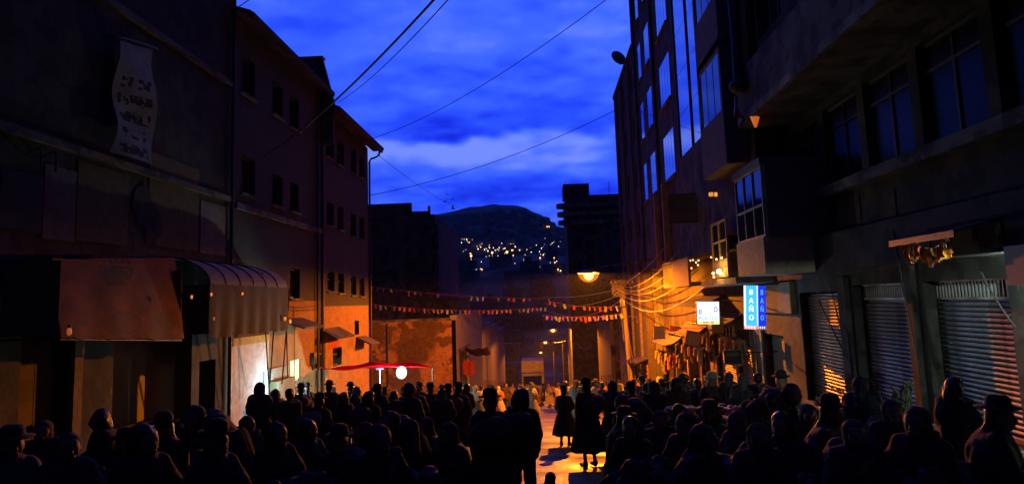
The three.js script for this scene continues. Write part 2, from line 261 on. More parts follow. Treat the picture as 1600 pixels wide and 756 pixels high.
// one of each kind of person: body, and clothes as parts
function makePerson(kind) {
  const P = POSES[kind.pose], low = kind.low ? 0.62 : 1, { legs, arms } = skeleton(P, kind.walk || 0), o = new THREE.Group();
  const soft = { jacket: [0.014, 9, 6], shawl: [0.03, 8, 3.5], skirt: [0.018, 8, 2], trousers: [0.014, 9, 5], back_bundle: [0.04, 6, 6], head_scarf: [0.018, 12, 9], shopping_bag: [0.03, 8, 8], hair: [0.012, 16, 7] };
  const add = (n, g, m) => mesh(o, n, soft[n] && !kind.low ? folds(g, ...soft[n]) : g, m), S = 1.9, lo = [-S / 2, -0.08, -S / 2 + 0.1], R = (r) => Math.round(r * low);
  const skirted = kind.skirt;
  const torso = (e) => [L2(P.hip, 0.125 + e, P.chest, 0.135 + e, 0.82), L2(P.chest, 0.135 + e, [P.neck[0], P.neck[1] - 0.09, P.neck[2]], 0.09 + e, 0.8), L2([-0.1, P.sh[1] - 0.01, P.sh[2]], 0.075 + e, [0.1, P.sh[1] - 0.01, P.sh[2]], 0.075 + e)];
  const arm = (e) => arms.flatMap((a) => [L2(a.sh, 0.055 + e, a.el, 0.042 + e), L2(a.el, 0.042 + e, a.wr, 0.028 + e)]);
  const leg = (e) => legs.flatMap((l) => [L2(l.hip, 0.085 + e, l.knee, 0.055 + e), L2(l.knee, 0.055 + e, l.foot, 0.036 + e)]);
  const body = [fieldMesh([...torso(-0.015), ...arm(-0.004), ...leg(-0.004), L2(P.neck, 0.052, P.head, 0.05), L2([P.neck[0], P.neck[1] - 0.1, P.neck[2]], 0.06, P.neck, 0.052)], lo, S, R(74), 0.014),
    fieldMesh(headLimbs(P.head).concat([L2(P.head, 0.05, [P.neck[0], P.neck[1] - 0.02, P.neck[2]], 0.052)]), [P.head[0] - 0.17, P.head[1] - 0.17, P.head[2] - 0.17], 0.34, R(44), 0.008)];
  if (!kind.low) for (const a of arms) body.push(handAt(a.wr, a.el, a.k));
  add('body', mergeGeometries(body), tone.skin);
  if (!kind.low) { const e = new THREE.SphereGeometry(0.011, 8, 6); add('eyes', mergeGeometries([e.clone().translate(P.head[0] - 0.032, P.head[1] + 0.008, P.head[2] + 0.076), e.clone().translate(P.head[0] + 0.032, P.head[1] + 0.008, P.head[2] + 0.076)]), mat([0.3, 0.28, 0.26], 0.3)); }
  add('jacket', fieldMesh([...torso(0.018), ...arm(0.017), ...(skirted ? [] : [L2(P.hip, 0.15, [P.hip[0], P.hip[1] - 0.06, P.hip[2]], 0.15, 0.85)])], lo, S, R(78), 0.018), CM(kind.top));
  if (skirted && kind.pose !== 'sit') {
    const y1 = P.hip[1] + 0.1, y0 = 0.3, g = new THREE.CylinderGeometry(1, 1, 1, 96, 14, true), p = g.attributes.position;
    for (let i = 0; i < p.count; i++) { const t = 0.5 - p.getY(i), a = Math.atan2(p.getX(i), p.getZ(i)), r = 0.15 + 0.21 * Math.pow(t, 0.62) + (0.004 + 0.012 * t) * Math.cos(a * 22 + 0.6 * Math.sin(a * 3)) + 0.012 * t * Math.sin(a * 5 + 1); p.setXYZ(i, r * Math.sin(a), y1 + (y0 - y1) * t + 0.012 * t * Math.sin(a * 6), P.hip[2] + r * Math.cos(a) * 0.95); }
    g.computeVertexNormals(); add('skirt', g, Object.assign(CM(kind.bottom), { side: THREE.DoubleSide }));
  } else if (skirted) {
    add('skirt', fieldMesh([L2([0, 0.28, -0.05], 0.2, [0, 0.32, 0.28], 0.2), ...mir(L2([0.08, 0.3, 0], 0.16, [0.16, 0.32, 0.36], 0.12)), ...mir(L2([0.18, 0.12, 0], 0.12, [0.2, 0.12, 0.34], 0.12)), L2([0, 0.1, -0.12], 0.2, [0, 0.14, 0.3], 0.2)], lo, S, R(78), 0.05), CM(kind.bottom));
  } else add('trousers', fieldMesh(leg(0.022).concat([L2(legs[0].hip, 0.1, legs[1].hip, 0.1)]), lo, S, R(78), 0.014), CM(kind.bottom));
  for (const l of legs) { const g = fieldMesh([L2([l.foot[0], l.foot[1] - 0.02, l.foot[2] - 0.01], 0.045, l.toe, 0.036), L2([l.foot[0], l.foot[1] + 0.03, l.foot[2]], 0.043, [l.foot[0], l.foot[1] - 0.02, l.foot[2]], 0.046)], [l.foot[0] - 0.2, -0.1, l.foot[2] - 0.15], 0.4, R(34), 0.012); add('shoe', g, tone.shoe); }
  const [hx, hy, hz] = P.head;
  if (kind.hair === 'braids') { const back = P.neck[2] - 0.1; add('hair', fieldMesh([[hx, hy + 0.035, hz - 0.03, 0.09, hx, hy + 0.0, hz - 0.035, 0.085], ...mir([0.035, hy - 0.05, hz - 0.08, 0.03, 0.05, P.chest[1] + 0.05, Math.min(hz - 0.15, P.chest[2] - 0.17), 0.022]), ...mir([0.05, P.chest[1] + 0.05, Math.min(hz - 0.15, P.chest[2] - 0.17), 0.022, 0.04, P.chest[1] - 0.18, P.chest[2] - 0.19, 0.014])], [-0.5, P.chest[1] - 0.35, hz - 0.55], 1, R(90), 0.008), tone.hair); }
  else add('hair', fieldMesh([[hx, hy + 0.045, hz - 0.03, 0.098, hx, hy - 0.01, hz - 0.05, 0.095], ...(kind.hair === 'big' ? [[hx - 0.03, hy + 0.07, hz - 0.04, 0.09, hx + 0.03, hy - 0.08, hz - 0.08, 0.09], [hx - 0.06, hy + 0.0, hz - 0.05, 0.07, hx - 0.05, hy - 0.14, hz - 0.06, 0.05], [hx + 0.06, hy + 0.0, hz - 0.05, 0.07, hx + 0.05, hy - 0.15, hz - 0.06, 0.05]] : [[hx, hy + 0.1, hz - 0.06, 0.04, hx + 0.02, hy + 0.06, hz - 0.1, 0.045]])], [hx - 0.24, hy - 0.27, hz - 0.27], 0.48, R(52), 0.008), tone.hair);
  const lathe = (pts) => new THREE.LatheGeometry(pts.map((q) => new THREE.Vector2(...q)), 28);
  const hatY = hy + 0.085, lean = P.head[2] > 0.3 ? 0.5 : 0.05;
  if (kind.hat === 'bowler') add('hat', lathe([[0.088, 0], [0.135, 0.005], [0.15, 0.018], [0.148, 0.024], [0.1, 0.014], [0.096, 0.05], [0.085, 0.095], [0.055, 0.12], [0.001, 0.128]]).rotateX(lean).translate(hx, hatY, hz - 0.01), CM(kind.hatTone ?? '0.025,0.02,0.016'));
  if (kind.hat === 'brim') add('hat', lathe([[0.088, 0.004], [0.15, -0.008], [0.172, 0.0], [0.15, 0.004], [0.1, 0.016], [0.093, 0.07], [0.07, 0.1], [0.001, 0.105]]).rotateX(lean).translate(hx, hatY, hz - 0.01), CM(kind.hatTone ?? '0.06,0.05,0.035'));
  if (kind.hat === 'cap') add('cap', mergeGeometries([lathe([[0.102, -0.03], [0.104, 0.02], [0.085, 0.065], [0.04, 0.085], [0.001, 0.088]]).toNonIndexed(), new THREE.CylinderGeometry(0.1, 0.1, 0.012, 20, 1, false, -1.2, 2.4).scale(0.85, 1, 1.1).translate(0, -0.02, 0.075).toNonIndexed()]).translate(hx, hy + 0.06, hz - 0.005), CM(kind.hatTone ?? '0.03,0.03,0.04'));
  if (kind.hat === 'scarf') add('head_scarf', fieldMesh([[hx, hy + 0.03, hz - 0.03, 0.106, hx, hy - 0.02, hz - 0.04, 0.1], [hx, hy - 0.06, hz - 0.05, 0.085, P.neck[0], P.neck[1] - 0.05, P.neck[2] - 0.08, 0.1], [hx - 0.05, hy - 0.11, hz + 0.02, 0.03, hx + 0.05, hy - 0.11, hz + 0.02, 0.03]], [hx - 0.28, hy - 0.36, hz - 0.36], 0.6, R(56), 0.015), CM(kind.hatTone ?? '0.2,0.15,0.12'));
  if (kind.shawl) { const c = P.chest, n = P.neck; add('shawl', fieldMesh([[n[0], n[1] - 0.05, n[2] - 0.02, 0.1, c[0], c[1] + 0.02, c[2], 0.2, 0.85], ...mir(L2([P.sh[0] - 0.02, P.sh[1], P.sh[2]], 0.085, [P.el[0] - 0.02, P.el[1] + 0.02, P.el[2]], 0.09)), [c[0], c[1], c[2], 0.2, P.hip[0], P.hip[1] + 0.1, P.hip[2] - 0.02, 0.2, 0.9]], lo, S, R(80), 0.035), CM(kind.shawl)); }
  if (kind.bundle) { const c = P.chest; add('back_bundle', fieldMesh([[c[0] - 0.07, c[1] + 0.06, c[2] - 0.28, 0.15, c[0] + 0.09, c[1] - 0.02, c[2] - 0.28, 0.17], [c[0] - 0.1, c[1] + 0.12, c[2] - 0.16, 0.05, P.sh[0] * 0.8, P.sh[1] + 0.08, P.sh[2] + 0.05, 0.035], [c[0] + 0.1, c[1] - 0.08, c[2] - 0.14, 0.05, -P.sh[0] * 0.9, P.chest[1] - 0.06, P.sh[2] + 0.13, 0.035], [P.sh[0] * 0.8, P.sh[1] + 0.08, P.sh[2] + 0.05, 0.035, 0, c[1] + 0.02, c[2] + 0.21, 0.04]], lo, S, R(84), 0.03), CM(kind.bundle)); }
  if (kind.pack) { const c = P.chest; const g = metric(new RoundedBoxGeometry(0.3, 0.42, 0.17, 3, 0.06).translate(c[0], c[1] - 0.02, c[2] - 0.24)); add('backpack', g, CM(kind.pack)); }
  if (kind.bag) { const a = arms[0].wr; add('shopping_bag', fieldMesh([[a[0] + 0.02, a[1] - 0.28, a[2] + 0.02, 0.1, a[0] + 0.02, a[1] - 0.42, a[2] + 0.02, 0.13, 0.7], [a[0] + 0.02, a[1] - 0.09, a[2] + 0.02, 0.02, a[0] + 0.02, a[1] - 0.25, a[2] + 0.02, 0.08, 0.7]], [a[0] - 0.35, a[1] - 0.65, a[2] - 0.35], 0.7, R(48), 0.02), CM(kind.bag)); }
  if (kind.stool) add('stool', bx(-0.18, 0.18, 0.02, 0.2, -0.12, 0.2), M.wood);
  return o;
}
const D1 = '0.03,0.026,0.03', D2 = '0.05,0.04,0.035', D3 = '0.02,0.022,0.028', D4 = '0.07,0.035,0.03', D5 = '0.1,0.09,0.08', D6 = '0.04,0.045,0.06';
const KINDS = {
  woman: { pose: 'fold', skirt: 1, top: D1, bottom: D4, shawl: D2, hair: 'braids', hat: 'bowler' },
  carrier: { pose: 'stand', skirt: 1, top: D2, bottom: D1, shawl: D1, hair: 'braids', hat: 'bowler', bundle: '0.12,0.05,0.06' },
  scarfed: { pose: 'fold', skirt: 1, top: D3, bottom: D2, shawl: D6, hair: 'braids', hat: 'scarf', hatTone: '0.12,0.09,0.09' },
  man: { pose: 'stand', top: D3, bottom: D1, hair: 'short', hat: 'cap' },
  bare: { pose: 'fold', top: D6, bottom: D2, hair: 'big', shawl: D3 },
  walker: { pose: 'stand', walk: 0.8, top: D4, bottom: D3, hair: 'short', pack: D6 },
  shopper: { pose: 'stand', walk: 0.4, skirt: 1, top: D2, bottom: D3, shawl: D4, hair: 'braids', hat: 'brim', bag: '0.1,0.07,0.05' },
  vendor: { pose: 'sit', skirt: 1, top: D2, bottom: D1, shawl: D4, hair: 'braids', hat: 'brim', hatTone: '0.05,0.04,0.03', stool: 1 },
  seated: { pose: 'sit', skirt: 1, top: D5, bottom: D2, shawl: '0.09,0.07,0.075', hair: 'braids', hat: 'bowler', stool: 1 },
  wrapped: { pose: 'sit', skirt: 1, top: D1, bottom: D2, shawl: D4, hair: 'braids', hat: 'scarf', hatTone: '0.08,0.05,0.06', bundle: '0.09,0.05,0.06', stool: 1 },
  longhair: { pose: 'sit', skirt: 1, top: D3, bottom: D1, shawl: D2, hair: 'big', stool: 1 },
  porter: { pose: 'stand', top: D2, bottom: D3, hair: 'big', bundle: '0.08,0.07,0.06' },
  squat: { pose: 'sit', skirt: 1, top: D1, bottom: D2, shawl: D6, hair: 'braids', hat: 'scarf', hatTone: '0.06,0.05,0.05', stool: 1 },
  bender: { pose: 'bend', skirt: 1, top: D6, bottom: D1, hair: 'braids', hat: 'scarf', hatTone: '0.05,0.04,0.06' },
};
const protos = {};
function person(kind, label, x, d, turn, { s = 1, up = 0, tint, group, low } = {}) {
  const key = kind + (low ? '_far' : ''); protos[key] ??= makePerson({ ...KINDS[kind], low });
  const o = protos[key].clone(); o.name = numbered('person'); scene.add(o);
  const pave = x < -5 || x > 3.8 ? 0.15 : 0.03;
  o.position.set(x, gy(d) + pave + up, -d); o.rotation.y = turn; o.scale.set(s * rr(0.97, 1.05), s, s * rr(0.97, 1.05));
  if (tint) for (const c of o.children) if (tint[c.name]) c.material = CM(tint[c.name]);
  return tag(o, label, 'person', group);
}

// ---------------------------------------------------------------- buildings on the left of the street
const XL = -8.5, base = (x, d) => [x, gy(d), -d];
// the nearest house, behind the awnings: tall, almost lightless, goes on behind the camera
{
  const b = thing('shop_house', 'tall unlit plastered house with the long vertical banner and the brown shop canopy', 'building', base(XL, 10));
  const door = [11.75, 12.95, -3, onX(XL, 40, 507).y], shop = [14.35, 17.6, -3, 1.3], side = [18.0, 18.9, -3.5, 0.4];
  const ups = []; for (const y of [5.2, 8.4]) for (const d of [-6, -2, 2]) ups.push([d, d + 1.15, y, y + 1.5]);
  const cornice = [];
  W(b, 'wall', wallX(XL, -1, -30, 19.8, -4, 14.5, [door, shop, side, ...ups], 0.4), wallM([0.05, 0.05, 0.04], TG));
  W(b, 'back_wall', [bx(-9.6, -9.5, -4, 14.5, -30, 19.8), bx(-9.5, -8.9, -4, 14.4, 19.5, 19.79), bx(-20, -8.9, 14.4, 14.6, -30, 19.8)], M.room);
  for (const y of [4.55, 7.75, 10.9]) W(b, 'string_course', rbx(XL, XL + 0.1, y, y + 0.16, -29, 19.7), M.concrete);
  W(b, 'cornice', [rbx(XL, XL + 0.4, 14.1, 14.45, -29, 19.8), bx(XL, XL + 0.25, 13.9, 14.1, -29, 19.8)], M.concrete);
  for (const u of ups) { windowX(b, XL, -1, u, { mull: 1, rail: 0.7 }); W(b, 'sill', rbx(XL, XL + 0.12, u[2] - 0.1, u[2] - 0.002, u[0] - 0.08, u[1] + 0.08), M.concrete); }
  const dl = W(b, 'door', [bx(-8.74, -8.68, gy(12.3), door[3] - 0.04, 11.78, 12.34), bx(-8.74, -8.68, gy(12.3), door[3] - 0.04, 12.36, 12.92)], M.wood); W(dl, 'handle', rbx(-8.68, -8.63, gy(12) + 1.0, gy(12) + 1.14, 12.3, 12.33, 0.008), M.iron);
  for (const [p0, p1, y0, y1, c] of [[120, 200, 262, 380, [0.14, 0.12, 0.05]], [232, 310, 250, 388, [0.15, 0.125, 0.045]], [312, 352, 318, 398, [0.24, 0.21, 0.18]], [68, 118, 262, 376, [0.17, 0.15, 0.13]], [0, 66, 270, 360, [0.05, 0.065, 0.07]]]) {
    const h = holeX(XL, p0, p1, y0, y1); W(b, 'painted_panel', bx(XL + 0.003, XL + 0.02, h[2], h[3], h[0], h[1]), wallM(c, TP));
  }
  const em = onX(XL, 228, 335), es = new THREE.Shape(); for (let i = 0; i < 60; i++) { const t = i / 60 * Math.PI * 2, r = 0.55 + 0.5 * (fbm(Math.cos(t) * 1.6 + 4, Math.sin(t) * 1.6, 2, 4) - 0.4) + 0.2 * Math.cos(2 * t + 1); es[i ? 'lineTo' : 'moveTo'](0.8 * r * Math.cos(t), 1.15 * r * Math.sin(t)); }
  W(b, 'painted_emblem', metric(new THREE.ExtrudeGeometry(es, { depth: 0.004, bevelEnabled: false }).rotateY(Math.PI / 2).translate(XL + 0.021, em.y, -em.d)), wallM([0.05, 0.045, 0.035], TG));
  W(b, 'drainpipe', new THREE.CylinderGeometry(0.05, 0.05, 17, 10).translate(XL + 0.09, 5.5, -19.55), M.iron);
  W(b, 'door_jamb', rbx(XL + 0.002, XL + 0.1, -3, door[3] + 0.1, 12.98, 13.25), wallM([0.24, 0.17, 0.1]));
  W(b, 'shop_counter', [rbx(-9.3, -8.75, gy(16), gy(16) + 0.95, 14.6, 17.3, 0.03)], M.wood);
  for (const [px, py] of [[38, 243], [62, 248]]) { const q = onX(XL, px, py); W(b, 'wall_bracket', tube([V(XL, q.y, -q.d), V(XL + 0.25, q.y + 0.1, -q.d), V(XL + 0.28, q.y - 0.25, -q.d)], 0.018), M.iron); }
}
{ // the long banner
  const a = onX(-8.3, 183, 62), c = onX(-8.3, 240, 85), e = onX(-8.3, 212, 252), n = 24, g = new THREE.PlaneGeometry(1, 1, 8, n), p = g.attributes.position;
  for (let i = 0; i < p.count; i++) { const u = p.getX(i) + 0.5, v = p.getY(i) + 0.5, w = u + (v < 0.3 ? -0.12 * (0.3 - v) / 0.3 : 0) + 0.03 * Math.sin(v * 7); p.setXYZ(i, -8.3 + 0.07 * Math.sin(v * 9 + u * 3) + 0.1 * (1 - v) * u, e.y + (a.y - e.y) * v + (c.y - a.y + 0.12) * u * v, -(a.d + (c.d - a.d) * w)); }
  g.computeVertexNormals();
  const t = noiseTex(256, 1, (x, y) => { const row = (y * 7) % 1, k = Math.floor(y * 7), on = k < 5 && row > 0.2 && row < 0.82 && x > 0.12 && x < 0.88 && fbm(x * 9 + k * 5, y * 22, 4, 3) > 0.55; const s = 0.78 + 0.25 * (fbm(x * 6, y * 12, 9, 4) - 0.5); return on ? 0.22 : s; }, true);
  const o = thing('hanging_banner', 'long pale vertical cloth banner hung on the dark house wall above the brown canopy', 'banner', [-8.35, a.y, -a.d]);
  W(o, 'cloth', g, mat([0.34, 0.36, 0.36], 0.9, { map: t, side: THREE.DoubleSide }));
  W(o, 'pole', tube([V(-8.5, a.y + 0.05, -a.d + 0.15), V(-8.28, a.y + 0.05, -a.d + 0.05), V(-8.28, c.y + 0.14, -c.d - 0.1), V(-8.5, c.y + 0.14, -c.d - 0.2)], 0.02), M.iron);
}
{ // brown printed canopy
  const X1 = -7.5, a = onX(X1, 100, 404), c = onX(X1, 288, 402), l = onX(X1, 100, 528), r = onX(X1, 288, 530);
  const o = thing('shop_canopy', 'boxy orange brown printed cloth canopy over the dark shop opening', 'canopy', [-8, l.y, -(a.d + c.d) / 2]);
  const n = 256, tx = noiseTex(n, 1, (x, y) => {
    const m = fbm(x * 7, y * 5, 3, 5), ov = Math.hypot((x - 0.47) / 0.13, (y - 0.2) / 0.13), em = Math.hypot((x - 0.45) / 0.14, (y - 0.85) / 0.2) + 0.5 * (m - 0.5), band = Math.abs(y - 0.5 - 0.16 * Math.sin(x * 5)) < 0.13;
    let c = [0.62, 0.3, 0.1]; if (band && m > 0.45) c = [0.6, 0.3, 0.28]; if (ov < 1 && m > 0.42) c = [0.5, 0.28, 0.33]; if (ov > 0.9 && ov < 1.05) c = [0.3, 0.18, 0.12]; if (em < 1) c = [0.16, 0.12, 0.1];
    const s = fbm(x * 40, y * 28, 8, 3); if (s > 0.56 && m > 0.4) c = [0.55, 0.25, 0.26];
    return c.map((v) => v * (0.55 + 1.1 * (m - 0.3)));
  }, true);
  const q = new THREE.PlaneGeometry(1, 1, 14, 8), p = q.attributes.position, uv = q.attributes.uv;
  for (let i = 0; i < p.count; i++) { const u = p.getX(i) + 0.5, v = p.getY(i) + 0.5; p.setXYZ(i, X1 - 0.22 * v + 0.03 * Math.sin(u * 21) * (1 - v), (l.y + (r.y - l.y) * u) * (1 - v) + (a.y + (c.y - a.y) * u) * v + 0.015 * Math.sin(u * 33) * (1 - v), -(a.d + (c.d - a.d) * u)); uv.setXY(i, u, v); }
  q.computeVertexNormals();
  W(o, 'front_cloth', q, mat([0.5, 0.42, 0.36], 0.85, { map: tx, side: THREE.DoubleSide }));
  W(o, 'roof_cloth', bx(-8.48, X1 - 0.2, a.y - 0.02, a.y + 0.02, a.d, c.d), mat([0.2, 0.1, 0.05], 0.9, { map: TC }));
  for (const d of [a.d, c.d]) W(o, 'side_cloth', bx(-8.48, X1 - 0.05, l.y + 0.05, a.y - 0.025, d - 0.012, d + 0.012), mat([0.25, 0.12, 0.06], 0.9, { map: TC }));
  W(o, 'frame', [tube([V(X1 - 0.04, l.y - 0.02, -a.d), V(X1 - 0.04, r.y - 0.02, -c.d)], 0.02), tube([V(XL, l.y, -a.d), V(X1 - 0.04, l.y - 0.02, -a.d)], 0.02), tube([V(XL, r.y, -c.d), V(X1 - 0.04, r.y - 0.02, -c.d)], 0.02)], M.iron);
}
{ // blue plastic barrel awning with its dark valance
  const X1 = -7.3, d0 = 15.9, d1 = 20.8, yt = onX(-8.3, 350, 412).y, yv = onX(X1, 350, 445).y, yb = onX(X1, 370, 524).y;
  const o = thing('plastic_awning', 'curved bluish plastic awning with a dark hanging valance beside the brown canopy', 'awning', [-8, yb, -(d0 + d1) / 2]);
  const nb = 6; for (let i = 0; i < nb; i++) {
    const s = new THREE.Shape(), R = -X1 + XL - 0.01; const pts = [], ins = []; for (let k = 0; k <= 10; k++) { const a = k / 10 * Math.PI / 2; pts.push(new THREE.Vector2(Math.sin(a) * (X1 - XL), Math.cos(a) * (yt - yv))); ins.unshift(new THREE.Vector2(Math.sin(a) * (X1 - XL - 0.012), Math.cos(a) * (yt - yv - 0.012))); } s.setFromPoints([...pts, ...ins]);
    const L = (d1 - d0) / nb, g = new THREE.ExtrudeGeometry(s, { depth: L - 0.02, bevelEnabled: false }).translate(XL, yv, -(d0 + (i + 1) * L) + 0.01);
    W(o, 'roof_panel', metric(g), new THREE.MeshPhysicalMaterial({ color: lin([0.13, 0.16, 0.19]), roughness: 0.85, transmission: 0.3, thickness: 0, map: TC }));
    W(o, 'rib', tube(pts.map((p) => V(XL + p.x, yv + p.y + 0.012, -(d0 + i * L))), 0.016, 14, 5), M.iron);
  }
  const q = new THREE.PlaneGeometry(1, 1, 30, 4), p = q.attributes.position; for (let i = 0; i < p.count; i++) { const u = p.getX(i) + 0.5, v = p.getY(i) + 0.5; p.setXYZ(i, X1 + 0.04 * Math.sin(u * 40) * (1 - v), yb + 0.02 * Math.sin(u * 60) + (yv - yb) * v, -(d0 + (d1 - d0) * u)); } q.computeVertexNormals();
  W(o, 'valance', q, mat([0.025, 0.018, 0.014], 0.9, { side: THREE.DoubleSide, map: TC }));
  for (const d of [d0, d1]) W(o, 'side_panel', bx(XL + 0.01, X1 - 0.02, yb + 0.1, yv, d - 0.01, d + 0.01), mat([0.07, 0.045, 0.03], 0.9, { map: TC }));
}
// the house with small windows, its ground floor painted white and ochre
const XW = XL + 0.015;
{
  const b = thing('window_house', 'plastered three storey house with small dark windows above the white and ochre shops', 'building', base(XL, 24));
  const up = [[376, 398, 90, 150], [425, 441, 131, 181], [452, 466, 151, 201], [376, 398, 246, 304], [425, 441, 274, 321], [453, 466, 286, 331]].map((a) => holeX(XL, ...a));
  const lowW = [holeX(XL, 452, 468, 420, 466)], big = holeX(XL, 357, 418, 378, 408);
  const shopDoor = [onX(XL, 391, 600).d, onX(XL, 411, 600).d, -4.6, onX(XL, 400, 582).y], green = [onX(XL, 452, 580).d, onX(XL, 468, 580).d, -4.6, onX(XL, 460, 562).y];
  const dw = holeX(XL, 486, 499, 553, 577);
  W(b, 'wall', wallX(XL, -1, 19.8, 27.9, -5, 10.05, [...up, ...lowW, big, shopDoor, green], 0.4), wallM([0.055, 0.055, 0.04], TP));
  W(b, 'back_wall', [bx(-9.8, -9.7, -5, 10, 19.8, 27.9), bx(-9.7, -8.92, -5, 10, 27.6, 27.88)], M.room);
  for (const u of [...up, ...lowW]) { windowX(b, XL, -1, u, { mull: 1, rec: 0.18 }); W(b, 'sill', rbx(XL, XL + 0.1, u[2] - 0.09, u[2] - 0.002, u[0] - 0.07, u[1] + 0.07), M.concrete); }
  windowX(b, XL, -1, big, { mull: 3, rec: 0.2 });
  W(b, 'roof', [metric(new THREE.BoxGeometry(4, 0.12, 8.3).rotateZ(-0.32).translate(-9.9, 10.62, -23.8)), bx(-8.05, -7.93, 9.86, 10.02, 19.7, 27.9)], M.roof);
  W(b, 'string_course', rbx(XL, XL + 0.12, onX(XL, 430, 345).y, onX(XL, 430, 345).y + 0.18, 19.85, 27.85), M.concrete);
  // white shop front with a yellow band above
  const wd0 = 19.85, wd1 = onX(XL, 418, 600).d, wy = onX(XL, 385, 538).y, yy = onX(XL, 385, 526).y;
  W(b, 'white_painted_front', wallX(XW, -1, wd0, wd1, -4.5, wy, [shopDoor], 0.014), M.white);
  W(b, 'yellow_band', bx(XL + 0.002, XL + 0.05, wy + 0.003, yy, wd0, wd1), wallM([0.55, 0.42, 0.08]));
  const sd = W(b, 'shop_door', bx(XL - 0.2, XL - 0.15, -4.4, shopDoor[3] - 0.03, shopDoor[0], shopDoor[0] + 0.62), mat([0.05, 0.07, 0.09], 0.7)); W(sd, 'handle', rbx(XL - 0.15, XL - 0.11, -2.2, -2.06, shopDoor[0] + 0.54, shopDoor[0] + 0.57, 0.008), M.steel);
  // ochre front
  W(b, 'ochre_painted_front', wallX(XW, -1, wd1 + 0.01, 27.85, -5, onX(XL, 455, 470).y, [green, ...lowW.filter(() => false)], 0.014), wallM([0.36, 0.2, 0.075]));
  W(b, 'grey_shutter_box', rbx(XW + 0.002, XW + 0.07, onX(XL, 433, 590).y, onX(XL, 433, 573).y, onX(XL, 419, 590).d, onX(XL, 447, 590).d), wallM([0.35, 0.36, 0.3]));
  W(b, 'counter_front', rbx(XW + 0.002, XW + 0.28, -4.5, onX(XL, 433, 592).y, onX(XL, 419, 590).d, onX(XL, 447, 590).d), wallM([0.25, 0.2, 0.1]));
  const gd = W(b, 'lit_door_window', bx(XL - 0.07, XL - 0.02, -5, green[3] - 0.02, green[0] + 0.02, green[1] - 0.02), new THREE.MeshStandardMaterial({ color: lin([0.62, 0.75, 0.55]), roughness: 0.8, map: TP, emissive: lin([0.5, 1, 0.62]), emissiveIntensity: 1.2, emissiveMap: TP })); W(gd, 'handle', rbx(XL - 0.02, XL + 0.02, -2.4, -2.28, green[0] + 0.1, green[0] + 0.13, 0.008), M.iron);
  W(b, 'hood', metric(new THREE.BoxGeometry(0.85, 0.07, 2.1).rotateZ(-0.35).translate(XL + 0.42, onX(XL + 0.4, 470, 505).y, -onX(XL + 0.4, 472, 505).d)), mat([0.06, 0.05, 0.04], 0.9, { map: TG }));
  { const w = windowX(b, XW + 0.012, 1, dw, { mull: 0, rec: 0.002, f: 0.05 }); w.name = 'window'; }
  for (const [d, y] of [[24.6, -1.2], [25.2, -1.15], [26.6, -0.4]]) W(b, 'meter_box', rbx(XW + 0.002, XW + 0.14, y, y + 0.42, d, d + 0.32, 0.02), M.steel);
  W(b, 'wall_cable', [tube(sagged(V(XL + 0.06, 1.9, -20), V(XL + 0.06, 1.6, -27.7), 0.16), 0.018, 24, 5), tube(sagged(V(XL + 0.07, 2.15, -20), V(XL + 0.07, 1.75, -27.7), 0.25), 0.014, 24, 5), tube([V(XL + 0.05, 1.7, -24.7), V(XL + 0.06, 0.3, -24.74), V(XL + 0.06, -0.8, -24.72)], 0.014, 10, 5)], M.cable);
  W(b, 'drainpipe', [new THREE.CylinderGeometry(0.06, 0.06, 14.6, 10).translate(XL + 0.1, 2.4, -27.8), new THREE.CylinderGeometry(0.05, 0.05, 14.2, 10).translate(XL + 0.1, 2.4, -27.2)], M.iron);
}
{ // fire wall with its sloping shoulder between the two roofs
  const o = thing('fire_wall', 'dark parapet wall rising between the two tiled roofs with a sloping shoulder', 'wall', [-9, 9.4, -27.9]);
  const a = onD(28, 464, 91), c = onD(28, 502, 90), e = onD(28, 520, 158);
  const s = new THREE.Shape([[-11.5, 8], [-11.5, a.y + 0.35], [a.x, a.y], [c.x, c.y], [e.x, e.y], [e.x, 8]].map((p) => new THREE.Vector2(...p)));
  W(o, 'brick_wall', metric(new THREE.ExtrudeGeometry(s, { depth: 0.3, bevelEnabled: false }).translate(0, 0, -28.3)), M.darkwall);
  W(o, 'coping', rbx(a.x - 0.05, c.x + 0.06, c.y, c.y + 0.07, 27.95, 28.36), M.concrete);
}
